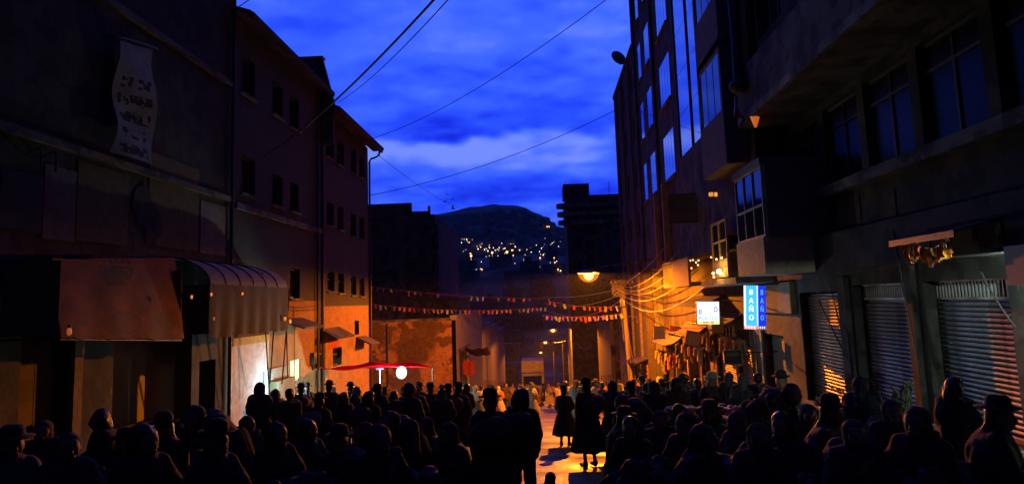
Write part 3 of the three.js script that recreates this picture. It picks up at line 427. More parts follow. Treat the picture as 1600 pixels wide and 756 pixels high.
{ // the house with paired windows
  const b = thing('corner_house', 'plastered corner house with paired narrow windows and a gutter under deep eaves', 'building', base(XL, 32));
  const up = [[509, 521, 202, 246], [526, 537, 221, 259], [548, 556, 231, 271], [561, 569, 243, 277], [510, 521, 316, 352], [527, 536, 322, 359], [547, 556, 334, 369], [561, 569, 339, 374], [511, 522, 424, 455], [528, 537, 427, 458], [548, 556, 431, 461], [561, 569, 434, 463]].map((a) => holeX(XL, ...a));
  const g1 = holeX(XL, 519, 533, 543, 571), g2 = holeX(XL, 553, 560, 501, 523);
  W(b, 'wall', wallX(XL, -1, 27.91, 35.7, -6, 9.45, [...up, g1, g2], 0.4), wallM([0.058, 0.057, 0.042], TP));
  W(b, 'side_wall', [bx(-14, -8.91, -6, 9.4, 35.3, 35.69), bx(-9.8, -9.7, -6, 9.4, 28, 35.3)], M.brown);
  for (const u of [...up, g1, g2]) windowX(b, XL, -1, u, { mull: 0, rail: 0.6, rec: 0.16, f: 0.045 });
  for (const u of up) W(b, 'sill', rbx(XL, XL + 0.09, u[2] - 0.08, u[2] - 0.002, u[0] - 0.05, u[1] + 0.05), M.concrete);
  W(b, 'roof', [metric(new THREE.BoxGeometry(4.4, 0.14, 8.1).rotateZ(-0.33).translate(-9.85, 10.12, -32)), bx(-8.3, -7.95, 9.33, 9.4, 28.4, 36)], M.roof);
  const gp = [V(-7.88, 9.42, -28.4), V(-7.88, 9.38, -32), V(-7.88, 9.3, -36)];
  W(b, 'gutter', tube(gp, 0.08, 20, 8), M.iron);
  W(b, 'downpipe', tube([V(-7.88, 9.25, -35.6), V(-7.95, 9.0, -35.62), V(-8.38, 8.85, -35.64), V(-8.4, 8.5, -35.64), V(-8.4, 1, -35.64), V(-8.4, -3.6, -35.64)], 0.05, 60, 8), M.iron);
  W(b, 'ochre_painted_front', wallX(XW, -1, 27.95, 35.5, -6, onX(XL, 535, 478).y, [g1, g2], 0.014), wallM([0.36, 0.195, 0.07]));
  const hd = onX(XL + 0.3, 525, 520); W(b, 'hood', [metric(new THREE.BoxGeometry(0.75, 0.06, 2.6).rotateZ(-0.5).translate(XL + 0.36, hd.y, -hd.d))], mat([0.1, 0.08, 0.06], 0.9, { map: TG }));
  W(b, 'red_fascia', rbx(XW + 0.002, XW + 0.06, hd.y - 0.62, hd.y - 0.25, hd.d - 1.3, hd.d + 1.25), wallM([0.42, 0.08, 0.03]));
  W(b, 'side_hood', metric(new THREE.BoxGeometry(0.8, 0.06, 1.6).rotateZ(-0.45).translate(XL + 0.38, onX(XL, 562, 532).y, -onX(XL, 562, 532).d)), mat([0.07, 0.05, 0.04], 0.9));
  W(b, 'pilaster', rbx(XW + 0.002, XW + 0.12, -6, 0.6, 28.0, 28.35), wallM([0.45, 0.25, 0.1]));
}
{ // low yard building across the end of the row, plaster coming off in patches
  const D = 51, a = onD(D, 578, 505), c = onD(D, 712, 500), yt = c.y, XS = c.x;
  const b = thing('yard_wall_house', 'low flat house with a blotchy peeling plaster front beside the red cloth doorway', 'building', base((a.x + c.x) / 2, D));
  const peel = noiseTex(512, 4, (x, y) => { const m = fbm(x * 1.1, y * 1.1, 3, 6), q = fbm(x * 2.3 + 5, y * 2.3, 8, 5), s = fbm(x * 12, y * 12, 4, 3); const k = sm(0.4, 0.6, m), c = [0.34 + 0.26 * k, 0.25 + 0.2 * k, 0.17 + 0.14 * k]; return (q > 0.6 ? [0.36, 0.28, 0.2] : c).map((v) => v * (0.82 + 0.36 * s)); }, true); peel.repeat.set(0.16, 0.16);
  const pm = mat([1, 0.82, 0.58], 0.95, { map: peel, bumpMap: TB, bumpScale: 0.015 });
  W(b, 'front_wall', wallD(D, a.x - 3, XS - 0.01, -7, yt, [], 0.3), pm);
  const dr = [onX(XS, 718, 580).d, onX(XS, 733, 580).d, -10, onX(XS, 726, 545).y];
  W(b, 'side_wall', wallX(XS, -1, D, 72, -10, yt + 0.1, [dr], 0.3), wallM([0.5, 0.38, 0.2]));
  W(b, 'parapet', rbx(XS - 0.4, XS + 0.06, yt + 0.1, yt + 0.34, D - 0.08, 72), wallM([0.45, 0.33, 0.18]));
  W(b, 'coping', rbx(a.x - 3, XS - 0.42, yt + 0.003, yt + 0.16, D - 0.06, D + 0.36), M.concrete);
  W(b, 'door', bx(XS - 0.22, XS - 0.16, -10, dr[3] - 0.04, dr[0], dr[1]), M.wood);
  W(b, 'roof', bx(a.x - 3, XS - 0.31, yt - 0.4, yt - 0.2, D + 0.3, 72), M.darkwall);
  W(b, 'door_lintel', rbx(XS + 0.002, XS + 0.1, dr[3], dr[3] + 0.24, dr[0] - 0.4, dr[1] + 0.5), M.concrete);
  W(b, 'drainpipe', new THREE.CylinderGeometry(0.05, 0.05, 6, 8).translate(a.x + 1.2, -2.6, -D + 0.08), M.iron);
  const o = thing('red_cloth', 'red cloth awning hung out beside the doorway of the peeling low house', 'cloth', [XS + 0.6, -1.5, -57]);
  const mk = (x0, x1, yA, yB, d0, d1) => { const g = new THREE.PlaneGeometry(1, 1, 10, 6), p = g.attributes.position; for (let i = 0; i < p.count; i++) { const u = p.getX(i) + 0.5, v = p.getY(i) + 0.5; p.setXYZ(i, x0 + (x1 - x0) * u + 0.05 * Math.sin(v * 8), yB + (yA - yB) * v - 0.25 * Math.sin(u * Math.PI) * 0.5 + 0.05 * Math.sin(u * 13), -(d0 + (d1 - d0) * (1 - v)) + 0.06 * Math.sin(u * 11)); } g.computeVertexNormals(); return g; };
  const q0 = onD(57, 742, 540), q1 = onD(57, 764, 556), r0 = onD(56, 723, 562), r1 = onD(56, 742, 583), rc = mat([0.5, 0.04, 0.02], 0.85, { side: THREE.DoubleSide, map: TC });
  W(o, 'awning_cloth', mk(XS + 0.05, q1.x, q0.y, q1.y, 55, 59), rc); W(o, 'hanging_cloth', mk(r0.x, r1.x, r0.y, r1.y, 56, 55.6), rc);
  W(o, 'prop_pole', tube([V(q1.x, q1.y, -55), V(q1.x, gy(55), -55)], 0.03, 4), M.wood);
  const b2 = thing('brick_block', 'tall windowless dark brick block standing behind the low peeling house', 'building', base(-11, 76));
  const k0 = onD(75, 578, 319), k1 = onD(75, 642, 319), k2 = onD(75, 668, 326), k3 = onD(75, 679, 334);
  const holes = []; for (let i = 0; i < 5; i++) for (let j = 0; j < 4; j++) holes.push([k0.x + 0.9 + i * 1.35, k0.x + 1.6 + i * 1.35, 1.4 + j * 2.4, 2.6 + j * 2.4]);
  W(b2, 'wall', wallD(75, k0.x - 4, k3.x, -10, k2.y - 0.6, holes, 0.4), M.brick);
  W(b2, 'room_wall', bx(k0.x - 4, k3.x - 0.1, -10, k2.y - 0.7, 76, 76.1), M.room);
  W(b2, 'side_wall', bx(k3.x - 0.4, k3.x, -12, k2.y - 0.6, 75.41, 95), M.brick);
  W(b2, 'parapet', [bx(k0.x - 4, k1.x, k2.y - 0.598, k0.y, 75.1, 75.5), bx(k1.x + 0.003, k2.x, k2.y - 0.598, k1.y - 0.75, 75.1, 75.5), bx(k2.x + 0.003, k3.x - 0.5, k2.y - 0.598, k2.y + 0.3, 75.1, 75.5)], M.brick);
  for (const h of holes) W(b2, 'shutter', bx(h[0], h[1], h[2], h[3], 75.15, 75.22), M.wood);
}

// ---------------------------------------------------------------- buildings on the right of the street
const XG = 6.3, XU = 5.5;
const slat = (() => { const s = new THREE.Shape([[0, 0], [0.03, 0.012], [0.042, 0.036], [0.03, 0.062], [0, 0.074], [-0.006, 0.074], [-0.006, 0]].map((p) => new THREE.Vector2(...p))); return s; })();
{
  const b = thing('shutter_shop_house', 'dark concrete house with rolled down steel shutters and a long overhanging upper floor', 'building', base(XG, 14));
  const S = [[1258, 1323, 456, 647], [1342, 1425, 443, 672], [1455, 1589, 436, 700]].map(([a, c, t, q]) => { const h = [onX(XG, c, 560).d, onX(XG, a, 560).d, onX(XG, c, q).y, onX(XG, (a + c) / 2, t).y]; return h; });
  S.push([S[2][0] - 3.1, S[2][0] - 0.6, S[2][2] + 0.15, S[2][3] + 0.1]);
  for (const s of S) s[2] = Math.max(s[2], gy((s[0] + s[1]) / 2) + 0.35);
  const led = onX(6.05, 1400, 251).y, soff = onX(XG, 1375, 94).y, XO = 5.1;
  const wins = []; for (let d = 18.2; d > -6; d -= 2.05) wins.push([d - 1.75, d, led + 0.12, soff - 0.2]);
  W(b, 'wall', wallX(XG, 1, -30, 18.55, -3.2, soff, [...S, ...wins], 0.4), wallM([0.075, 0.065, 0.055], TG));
  W(b, 'back_wall', [bx(7.3, 7.4, -3.5, soff, -30, 18.5), bx(6.71, 7.3, -3.5, soff, 18.3, 18.54)], M.room);
  W(b, 'window_ledge', rbx(6.02, XG - 0.002, led - 0.16, led + 0.06, -29, 18.6), wallM([0.2, 0.19, 0.165], TG));
  W(b, 'overhang', [bx(XO, 11, soff, soff + 0.22, -29.9, 18.5), bx(XO, XO + 0.3, soff + 0.223, soff + 1.35, -29.9, 18.5)], wallM([0.15, 0.14, 0.12], TG));
  W(b, 'fascia_strip', rbx(XO - 0.05, XO - 0.002, soff + 0.02, soff + 0.2, -29, 18.4), wallM([0.24, 0.23, 0.21], TG));
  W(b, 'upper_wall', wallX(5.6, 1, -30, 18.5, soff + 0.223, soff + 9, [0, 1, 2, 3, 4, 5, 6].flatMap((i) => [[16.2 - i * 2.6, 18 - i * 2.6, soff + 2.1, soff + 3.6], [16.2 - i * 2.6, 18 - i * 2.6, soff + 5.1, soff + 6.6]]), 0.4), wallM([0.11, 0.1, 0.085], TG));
  for (let i = 0; i < 7; i++) for (const y of [2.1, 5.1]) windowX(b, 5.6, 1, [16.2 - i * 2.6, 18 - i * 2.6, soff + y, soff + y + 1.5], { mull: 2 });
  W(b, 'end_wall', bx(5.6, 11, soff + 0.23, soff + 9, 18.1, 18.49), M.concrete);
  W(b, 'roof', bx(5.5, 11, soff + 9.002, soff + 9.3, -30, 18.5), M.concrete);
  for (const w of wins) windowX(b, XG, 1, w, { mull: 1, rail: 0.72, rec: 0.1, f: 0.07, pane: M.dull });
  for (const [p0, p1, y0, y1] of [[1305, 1345, 312, 352], [1360, 1400, 300, 346]]) { const h = holeX(XG, p0, p1, y0, y1); W(b, 'wall_patch', bx(XG - 0.02, XG - 0.003, h[2], h[3], h[0], h[1]), wallM([0.13, 0.09, 0.06], TG)); }
  const sm1 = mat([0.42, 0.42, 0.4], 0.45, { metalness: 0.3, map: TG }), sm2 = mat([0.55, 0.3, 0.12], 0.5, { metalness: 0.3, map: TG });  // first shutter's slats: lamplight orange put into their colour
  S.forEach((s, i) => {
    const r = XG + 0.22, vent = i > 0 ? 0.3 : 0.04, top = s[3] - vent, L = s[1] - s[0];
    const sh = W(b, 'roller_shutter', bx(r + 0.016, r + 0.024, s[2], top, s[0], s[1]), M.iron); W(sh, 'guide_rail', bx(r - 0.03, r + 0.012, s[2], top, s[0], s[0] + 0.05), M.iron); W(sh, 'guide_rail', bx(r - 0.03, r + 0.012, s[2], top, s[1] - 0.05, s[1]), M.iron);
    const g = metric(new THREE.ExtrudeGeometry(slat, { depth: L - 0.1, bevelEnabled: false }).rotateY(Math.PI).translate(0, 0, 0));
    const n = Math.floor((top - s[2] - 0.12) / 0.0765);
    for (let k = 0; k < n; k++) { const m = mesh(sh, 'slat', g, i ? sm1 : sm2); m.position.set(r + 0.014 * (fbm(k * 0.35, i * 5, 3, 3) - 0.5) + 0.005 * (h3(k, i, 3) - 0.5), s[2] + 0.12 + k * 0.0765, -(s[0] + 0.05)).sub(rootPos(sh)); m.rotation.x = 0.006 * (h3(k, i, 9) - 0.5); }
    W(sh, 'padlock', [rbx(r - 0.1, r - 0.062, s[2] + 0.02, s[2] + 0.08, s[0] + L * 0.48, s[0] + L * 0.48 + 0.06, 0.01)], M.iron); W(sh, 'pull_handle', tube([V(r - 0.03, s[2] + 0.42, -(s[0] + L * 0.35)), V(r - 0.09, s[2] + 0.42, -(s[0] + L * 0.35)), V(r - 0.09, s[2] + 0.42, -(s[0] + L * 0.42)), V(r - 0.03, s[2] + 0.42, -(s[0] + L * 0.42))], 0.012, 12), M.iron);
    W(sh, 'bottom_rail', rbx(r - 0.06, r, s[2], s[2] + 0.1, s[0] + 0.02, s[1] - 0.02), mat([0.4, 0.3, 0.2], 0.4, { metalness: 0.6 }));
    if (i) {
      const v = W(b, 'vent_grille', [bx(r - 0.05, r + 0.02, top, top + 0.035, s[0], s[1]), bx(r - 0.05, r + 0.02, s[3] - 0.03, s[3], s[0], s[1])], sm1), bg = metric(new THREE.BoxGeometry(0.03, vent - 0.065, 0.035)), nb = Math.floor(L / 0.09);
      for (let k = 0; k < nb; k++) mesh(v, 'bar', bg, sm1).position.set(r - 0.02, top + 0.035 + (vent - 0.065) / 2, -(s[0] + 0.045 + k * (L / nb))).sub(rootPos(v));
      W(v, 'back_panel', bx(r + 0.025, r + 0.035, top + 0.035, s[3] - 0.03, s[0], s[1]), mat([0.16, 0.15, 0.13], 0.5, { metalness: 0.5 }));
    }
    W(b, 'sill', rbx(XG - 0.09, r - 0.062, s[2] - 0.1, s[2] - 0.002, s[0] - 0.04, s[1] + 0.04), wallM([0.3, 0.24, 0.17]));
  });
  W(b, 'pilaster', rbx(XG - 0.12, XG - 0.002, -3, S[0][3] + 0.3, S[1][1] + 0.12, S[0][0] - 0.12), wallM([0.12, 0.1, 0.08], TG));
  W(b, 'pilaster', rbx(XG - 0.1, XG - 0.002, -3, S[1][3] + 0.3, S[2][1] + 0.2, S[1][0] - 0.2), wallM([0.08, 0.07, 0.06], TG));
  const sg = onX(5.9, 1330, 418).y;
  W(b, 'shop_fascia', rbx(5.92, XG - 0.002, sg - 0.02, sg + 0.75, 5, 18.3), wallM([0.07, 0.06, 0.052], TG));
}
{ // foil garland under a little metal hood
  const X = 5.35, a = onX(X, 1394, 372), c = onX(X, 1497, 362), yt = (a.y + c.y) / 2 + 0.06;
  const o = thing('garland_hood', 'small dark metal hood hung with scallops of shiny orange foil above the shutters', 'canopy', [X, yt, -(a.d + c.d) / 2]);
  W(o, 'hood', [metric(new THREE.BoxGeometry(0.7, 0.025, a.d - c.d).rotateZ(0.25).translate(X + 0.3, yt, -(a.d + c.d) / 2)), bx(X - 0.05, X - 0.03, yt - 0.16, yt - 0.07, c.d, a.d)], mat([0.14, 0.14, 0.14], 0.45, { metalness: 0.6, map: TG }));
  W(o, 'bracket', [tube([V(X + 0.55, yt + 0.1, -a.d), V(5.92, yt - 0.5, -a.d)], 0.015, 2), tube([V(X + 0.55, yt + 0.1, -c.d), V(5.92, yt - 0.5, -c.d)], 0.015, 2)], M.iron);
  const foil = [mat([0.9, 0.36, 0.06], 0.38, { metalness: 0.5, side: THREE.DoubleSide }), mat([0.9, 0.6, 0.14], 0.35, { metalness: 0.5, side: THREE.DoubleSide })];
  [[1412, 1436, 384, 399], [1440, 1469, 388, 401], [1474, 1484, 376, 388]].forEach(([p0, p1, y0, y1], s) => {
    const sc = W(o, 'foil_scallop', tube(sagged(V(X, onX(X, p0, y0 - 5).y, -onX(X, p0, y0).d), V(X, onX(X, p1, y0 - 5).y, -onX(X, p1, y0).d), 0.05), 0.008), foil[1]);
    const n = 18; for (let k = 0; k < n; k++) { const t = (k + 0.5) / n, d = onX(X, p0 + (p1 - p0) * t, y0).d, y = onX(X, p0 + (p1 - p0) * t, y0 - 4 + 4 * Math.sin(t * 3.14)).y, L = 0.15 + 0.06 * Math.sin(t * 3.14) + rr(0, 0.05), g = new THREE.PlaneGeometry(0.075, L, 1, 4), p = g.attributes.position; for (let i = 0; i < p.count; i++) p.setZ(i, 0.018 * Math.sin(p.getY(i) * 30 + k)); g.rotateY(-1.57 + rr(-0.8, 0.8)).translate(X + rr(-0.03, 0.03), y - L / 2, -d); g.computeVertexNormals(); W(sc, 'foil_strip', g, foil[k % 2]); }
  });
}
// the bay fronted house with the bath signs
const bayY = [];
{
  const b = thing('bay_house', 'tall house with projecting bays beside the lit bath signs', 'building', base(XU, 21.5));
  const top = 27, low = 3.4, floors = [];
  const gDoor = [onX(XG, 1188, 580).d - 0.1, onX(XG, 1150, 580).d, -3.6, onX(XG, 1170, 470).y];
  const d2 = [onX(XG, 1228, 560).d, onX(XG, 1197, 560).d, -3.4, onX(XG, 1212, 523).y];
  const d3 = [onX(XG, 1126, 560).d, Math.min(22.6, onX(XG, 1108, 560).d), -3.8, onX(XG, 1116, 500).y];
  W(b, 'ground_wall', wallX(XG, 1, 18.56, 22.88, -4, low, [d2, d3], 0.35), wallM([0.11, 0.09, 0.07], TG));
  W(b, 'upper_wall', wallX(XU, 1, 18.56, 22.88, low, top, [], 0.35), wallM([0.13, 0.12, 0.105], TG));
  W(b, 'soffit', bx(XU + 0.36, 9, low, low + 0.2, 18.81, 22.86), M.concrete);
  W(b, 'end_wall', [bx(XU, 11, 16.3, top, 18.2, 18.55), bx(XU + 0.352, 9, low + 0.2, 16.3, 18.57, 18.8)], M.darkwall);
  W(b, 'back_wall', bx(6.9, 7, -4, 3.3, 18.6, 22.8), M.room);
  W(b, 'door', bx(6.5, 6.56, -3.6, d2[3] - 0.03, d2[0] + 0.03, d2[1] - 0.03), mat([0.03, 0.028, 0.026], 0.7));
  const rs = W(b, 'roller_shutter', bx(6.42, 6.44, -3.8, d3[3], d3[0], d3[1]), mat([0.45, 0.22, 0.08], 0.6, { metalness: 0.2, map: TG }));
  const sg = metric(new THREE.ExtrudeGeometry(slat, { depth: d3[1] - d3[0] - 0.04, bevelEnabled: false }).rotateY(Math.PI));
  for (let k = 0; k < 26; k++) mesh(rs, 'slat', sg, rs.material).position.set(6.41, gy(23) + 0.4 + k * 0.0765, -(d3[0] + 0.02)).sub(rootPos(rs));
  W(b, 'door_frame', rbx(XG - 0.08, XG - 0.002, -3.5, d2[3] + 0.12, d2[1] + 0.005, d2[1] + 0.2), wallM([0.3, 0.27, 0.24]));
  // two columns of bays
  const bay = (X, d0, d1, y0, y1, nm) => {
    const s = new THREE.Shape([[d0, y0 - 0.35], [d1, y0 - 0.35], [d1, y1], [d0, y1]].map((p) => new THREE.Vector2(...p)));
    s.holes.push(new THREE.Path([[d0 + 0.2, y0 + 1.1], [d0 + 0.2, y1 - 0.25], [d1 - 0.2, y1 - 0.25], [d1 - 0.2, y0 + 1.1]].map((p) => new THREE.Vector2(...p))));
    const w = W(b, nm, [metric(new THREE.ExtrudeGeometry(s, { depth: 0.15, bevelEnabled: false }).rotateY(Math.PI / 2).translate(X, 0, 0)), bx(X + 0.152, XU - 0.002, y0 - 0.35, y1, d0, d0 + 0.12), bx(X + 0.152, XU - 0.002, y0 - 0.35, y1, d1 - 0.12, d1), bx(X + 0.152, XU - 0.002, y0 - 0.35, y0 - 0.2, d0 + 0.122, d1 - 0.122), bx(X + 0.152, XU - 0.002, y1 - 0.12, y1, d0 + 0.122, d1 - 0.122)], wallM([0.2, 0.19, 0.17], TP));
    windowX(b, X, 1, [d0 + 0.2, d1 - 0.2, y0 + 1.1, y1 - 0.25], { mull: 2, rec: 0.03, flush: 0.008, frame: M.paleFrame });
  };
  for (const y of [5.35, 8.55, 11.75, 14.95, 18.2, 21.4]) { bay(4.9, 19.1, 21.9, y, y + 3.05, 'bay'); }
  for (const y of [9.3, 12.5, 15.7, 18.9, 22.1]) W(b, 'pier', rbx(5.1, XU - 0.002, y - 3, y + 0.19, 22.3, 22.75), wallM([0.1, 0.09, 0.08], TG));
  // lowest upper floor: window over an orange lit parapet panel
  const pp = holeX(4.9, 1154, 1197, 376, 430), pw = holeX(4.9, 1158, 1192, 300, 352);
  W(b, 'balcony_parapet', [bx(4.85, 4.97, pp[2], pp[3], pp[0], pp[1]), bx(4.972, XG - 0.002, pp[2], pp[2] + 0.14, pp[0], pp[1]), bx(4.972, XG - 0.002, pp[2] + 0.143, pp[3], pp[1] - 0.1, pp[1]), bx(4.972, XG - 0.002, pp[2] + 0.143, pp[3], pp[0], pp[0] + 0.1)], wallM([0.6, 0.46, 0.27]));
  windowX(b, 4.88, 1, [pp[0], pp[1], pp[3] + 0.003, pw[3] + 0.5], { mull: 2, rail: 0.45, rec: 0.02, frame: M.paleFrame });
  W(b, 'window_cheek', [bx(4.95, XG - 0.002, pp[3] + 0.003, pw[3] + 0.5, pp[0] - 0.07, pp[0] - 0.003), bx(4.95, XG - 0.002, pp[3] + 0.003, pw[3] + 0.5, pp[1] + 0.003, pp[1] + 0.07), bx(4.86, XG - 0.002, pw[3] + 0.503, pw[3] + 0.66, pp[0] - 0.07, pp[1] + 0.07)], wallM([0.2, 0.19, 0.17]));
  const q = holeX(4.95, 1113, 1137, 389, 434), q2 = holeX(4.95, 1112, 1137, 345, 386);
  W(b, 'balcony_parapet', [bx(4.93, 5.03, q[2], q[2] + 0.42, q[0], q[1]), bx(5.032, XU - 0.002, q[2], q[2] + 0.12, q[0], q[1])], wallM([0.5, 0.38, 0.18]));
  windowX(b, 4.92, 1, [q[0], q[1], q[2] + 0.43, q2[3]], { mull: 1, rail: 0.5, rec: 0.02, frame: wallM([0.5, 0.38, 0.18]) });
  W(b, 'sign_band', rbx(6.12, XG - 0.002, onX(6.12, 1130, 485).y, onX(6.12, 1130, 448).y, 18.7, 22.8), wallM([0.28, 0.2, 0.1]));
  const cb = holeX(4.8, 1080, 1195, 432, 440); W(b, 'slab_edge', rbx(4.82, XU + 0.35, pp[2] - 0.17, pp[2] - 0.003, 18.7, 22.8), M.concrete);
}
// the curtain wall tower house
{
  const b = thing('curtain_wall_house', 'tall dark building with a full height strip of blue reflecting glass', 'building', base(XU, 33));
  const top = 27, low = 3.0, holes = [], wins = [];
  const st = [onX(XU, 1103, 160).d, onX(XU, 1058, 160).d, 6.9, 26];
  for (const y of [6.55, 9.75, 12.95, 16.15, 19.4, 22.6]) { wins.push([29.5, 32.1, y, y + 1.95], [34.4, 36.0, y, y + 1.95], [37.3, 38.7, y, y + 1.95]); }
  const sh = [[23.2, 24.7], [25.1, 27.5], [27.95, 30.3], [30.75, 33.1], [33.6, 36.1], [36.6, 39.5]].map(([a, c], k) => [a, c, -6, 0.35 - 0.12 * (a - 24) + 0.25 * (k % 2)]);
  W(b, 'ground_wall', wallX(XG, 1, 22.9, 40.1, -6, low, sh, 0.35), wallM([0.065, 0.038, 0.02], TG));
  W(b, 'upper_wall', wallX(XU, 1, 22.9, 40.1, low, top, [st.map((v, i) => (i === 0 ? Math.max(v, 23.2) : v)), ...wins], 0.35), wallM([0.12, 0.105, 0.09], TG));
  W(b, 'end_wall', bx(XU + 0.36, 12, -6, top, 39.7, 40.09), M.concrete);
  W(b, 'back_wall', [bx(6.2, 6.25, low + 0.2, top - 0.4, 22.95, 39.6), bx(7, 7.1, -6, low, 22.95, 39.6), bx(5.86, 12, low, low + 0.18, 22.92, 39.6), bx(5.86, 12, top - 0.3, top, 22.92, 39.6)], M.room);
  // curtain strip: panes in a grid
  const c0 = Math.max(st[0], 23.2), cw = W(b, 'curtain_frame', [0, 1, 2].map((i) => bx(XU - 0.02, XU + 0.1, st[2], st[3], c0 + (st[1] - c0) * i / 2 - 0.03, c0 + (st[1] - c0) * i / 2 + 0.03)), M.iron);
  for (let i = 0; i < 2; i++) for (let k = 0; k < 12; k++) { const a = c0 + (st[1] - c0) * i / 2 + 0.03, y = st[2] + k * 1.59, m = W(cw, 'pane', bx(XU + 0.03, XU + 0.045, y + 0.012, y + 1.578, a, a + (st[1] - c0) / 2 - 0.06), M.coated); }
  for (const w of wins) { windowX(b, XU, 1, w, { mull: 3, rec: 0.015, flush: 0.003, f: 0.04, pane: M.coated }); W(b, 'sill', rbx(XU - 0.09, XU - 0.002, w[2] - 0.14, w[2] - 0.01, w[0] - 0.1, w[1] + 0.1), M.concrete); }
  for (const d of [33.4, 39.5]) W(b, 'pier', rbx(XU - 0.12, XU - 0.002, low + 0.2, top, d - 0.25, d + 0.25, 0.03), wallM([0.11, 0.1, 0.085], TG));
  W(b, 'open_casement', metric(new THREE.BoxGeometry(0.04, 1.35, 0.75).rotateY(-0.9).translate(XU - 0.28, 13.9, -27.0)), M.iron);
  sh.forEach((s, k) => {
    const ym = gy((s[0] + s[1]) / 2), w = s[1] - s[0];
    if (k % 2 === 0) W(b, 'shop_door', bx(XG + 0.2, XG + 0.26, -6, s[3], s[0] + w * 0.45, s[1]), wallM([0.22, 0.09, 0.035], TG));
    W(b, 'door_post', rbx(XG - 0.1, XG - 0.002, -6, s[3] + 0.15, s[1] + 0.03, s[1] + 0.17), wallM([[0.4, 0.25, 0.1], [0.12, 0.07, 0.04], [0.3, 0.1, 0.04]][k % 3]));
    W(b, 'shelf', [rbx(XG + 0.1, XG + 0.6, ym + 0.9, ym + 0.94, s[0], s[1], 0.01), rbx(XG + 0.1, XG + 0.6, ym + 1.5, ym + 1.54, s[0], s[1], 0.01)], M.wood);
    W(b, 'transom', [bx(XG - 0.03, XG + 0.05, s[3] - 0.5, s[3] - 0.44, s[0], s[1]), ...[0.2, 0.4, 0.6, 0.8].map((q) => bx(XG - 0.02, XG + 0.04, s[3] - 0.437, s[3], s[0] + w * q - 0.025, s[0] + w * q + 0.025))], M.wood);
    const hc = [[0.4, 0.28, 0.16], [0.4, 0.08, 0.04], [0.1, 0.08, 0.1], [0.45, 0.35, 0.2]];
    for (let i = 0; i < 4; i++) { const o = thing('hung_garment', 'piece of clothing hung out under the awning of the right shop fronts', 'clothing', [XG - 0.3 - 0.15 * (i % 2), s[3] - 0.1, -(s[0] + w * (0.12 + i * 0.24))], 'clothes hung at the right shop fronts'); const L = 0.6 + 0.3 * rnd(); mesh(o, 'cloth', fieldMesh([[0, -0.12, 0, 0.05, 0, -L, 0, 0.1, 0.5], [-0.16, -0.2, 0, 0.05, 0.16, -0.2, 0, 0.05, 0.6], [0.15, -0.2, 0, 0.045, 0.2, -L * 0.7, 0, 0.04], [-0.15, -0.2, 0, 0.045, -0.2, -L * 0.7, 0, 0.04]], [-0.6, -1.15, -0.6], 1.2, 34, 0.02), mat(hc[(i + k) % 4], 0.9, { map: TC })); mesh(o, 'hanger', tube([V(0, 0.1, 0), V(0.02, 0, 0), V(-0.12, -0.13, 0), V(0.12, -0.13, 0), V(0, -0.04, 0)], 0.008, 16, 4), M.iron); o.rotation.y = rr(-0.7, 0.7); }
  });
  for (const [i, d] of [24, 29.2, 34.6].entries()) { const o = thing('shop_awning', ['sagging cloth awning over the nearest open shop of the right row', 'sagging cloth awning in the middle of the right shop row', 'sagging cloth awning at the far end of the right shop row'][i], 'awning', [XG - 0.6, 0.6, -d - 2]); const g = new THREE.PlaneGeometry(1, 1, 10, 16), p = g.attributes.position, y0 = sh[i * 2][3] + 0.55; for (let k = 0; k < p.count; k++) { const u = p.getX(k) + 0.5, v = p.getY(k) + 0.5; p.setXYZ(k, XG - 0.02 - 0.95 * u, y0 - 0.35 * u - 0.12 * Math.sin(u * Math.PI) + 0.04 * Math.sin(v * 19) * u, -(d + 4.2 * v)); } g.computeVertexNormals(); W(o, 'cloth', g, mat([[0.12, 0.06, 0.04], [0.3, 0.07, 0.03], [0.1, 0.09, 0.09]][i], 0.9, { side: THREE.DoubleSide, map: TC })); W(o, 'front_bar', tube([V(XG - 0.97, y0 - 0.36, -d), V(XG - 0.97, y0 - 0.36, -d - 4.2)], 0.018, 4), M.iron); for (const q of [0, 4.2]) W(o, 'stay', tube([V(XG - 0.01, y0 - 0.7, -d - q), V(XG - 0.97, y0 - 0.36, -d - q)], 0.014, 2), M.iron); }
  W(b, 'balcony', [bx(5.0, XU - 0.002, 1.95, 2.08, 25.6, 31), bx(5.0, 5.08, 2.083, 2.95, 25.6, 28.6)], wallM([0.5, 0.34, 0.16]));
  for (let i = 0; i < 11; i++) W(b, 'baluster', rbx(5.02, 5.06, 2.083, 2.9, 28.75 + i * 0.22, 28.79 + i * 0.22, 0.008), M.iron);
  W(b, 'handrail', rbx(5.0, 5.09, 2.9, 2.96, 28.62, 31.1), M.iron);
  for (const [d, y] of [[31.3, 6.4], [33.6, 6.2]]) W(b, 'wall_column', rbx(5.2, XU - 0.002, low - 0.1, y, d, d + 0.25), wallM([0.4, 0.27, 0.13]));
  for (let i = 0; i < 14; i++) W(b, 'awning_rib', metric(new THREE.BoxGeometry(0.95, 0.035, 0.36).rotateZ(0.42).translate(5.83, 1.4, -(26.2 + i * 0.39))), mat([0.08, 0.065, 0.05], 0.6, { metalness: 0.3, map: TG }));
}
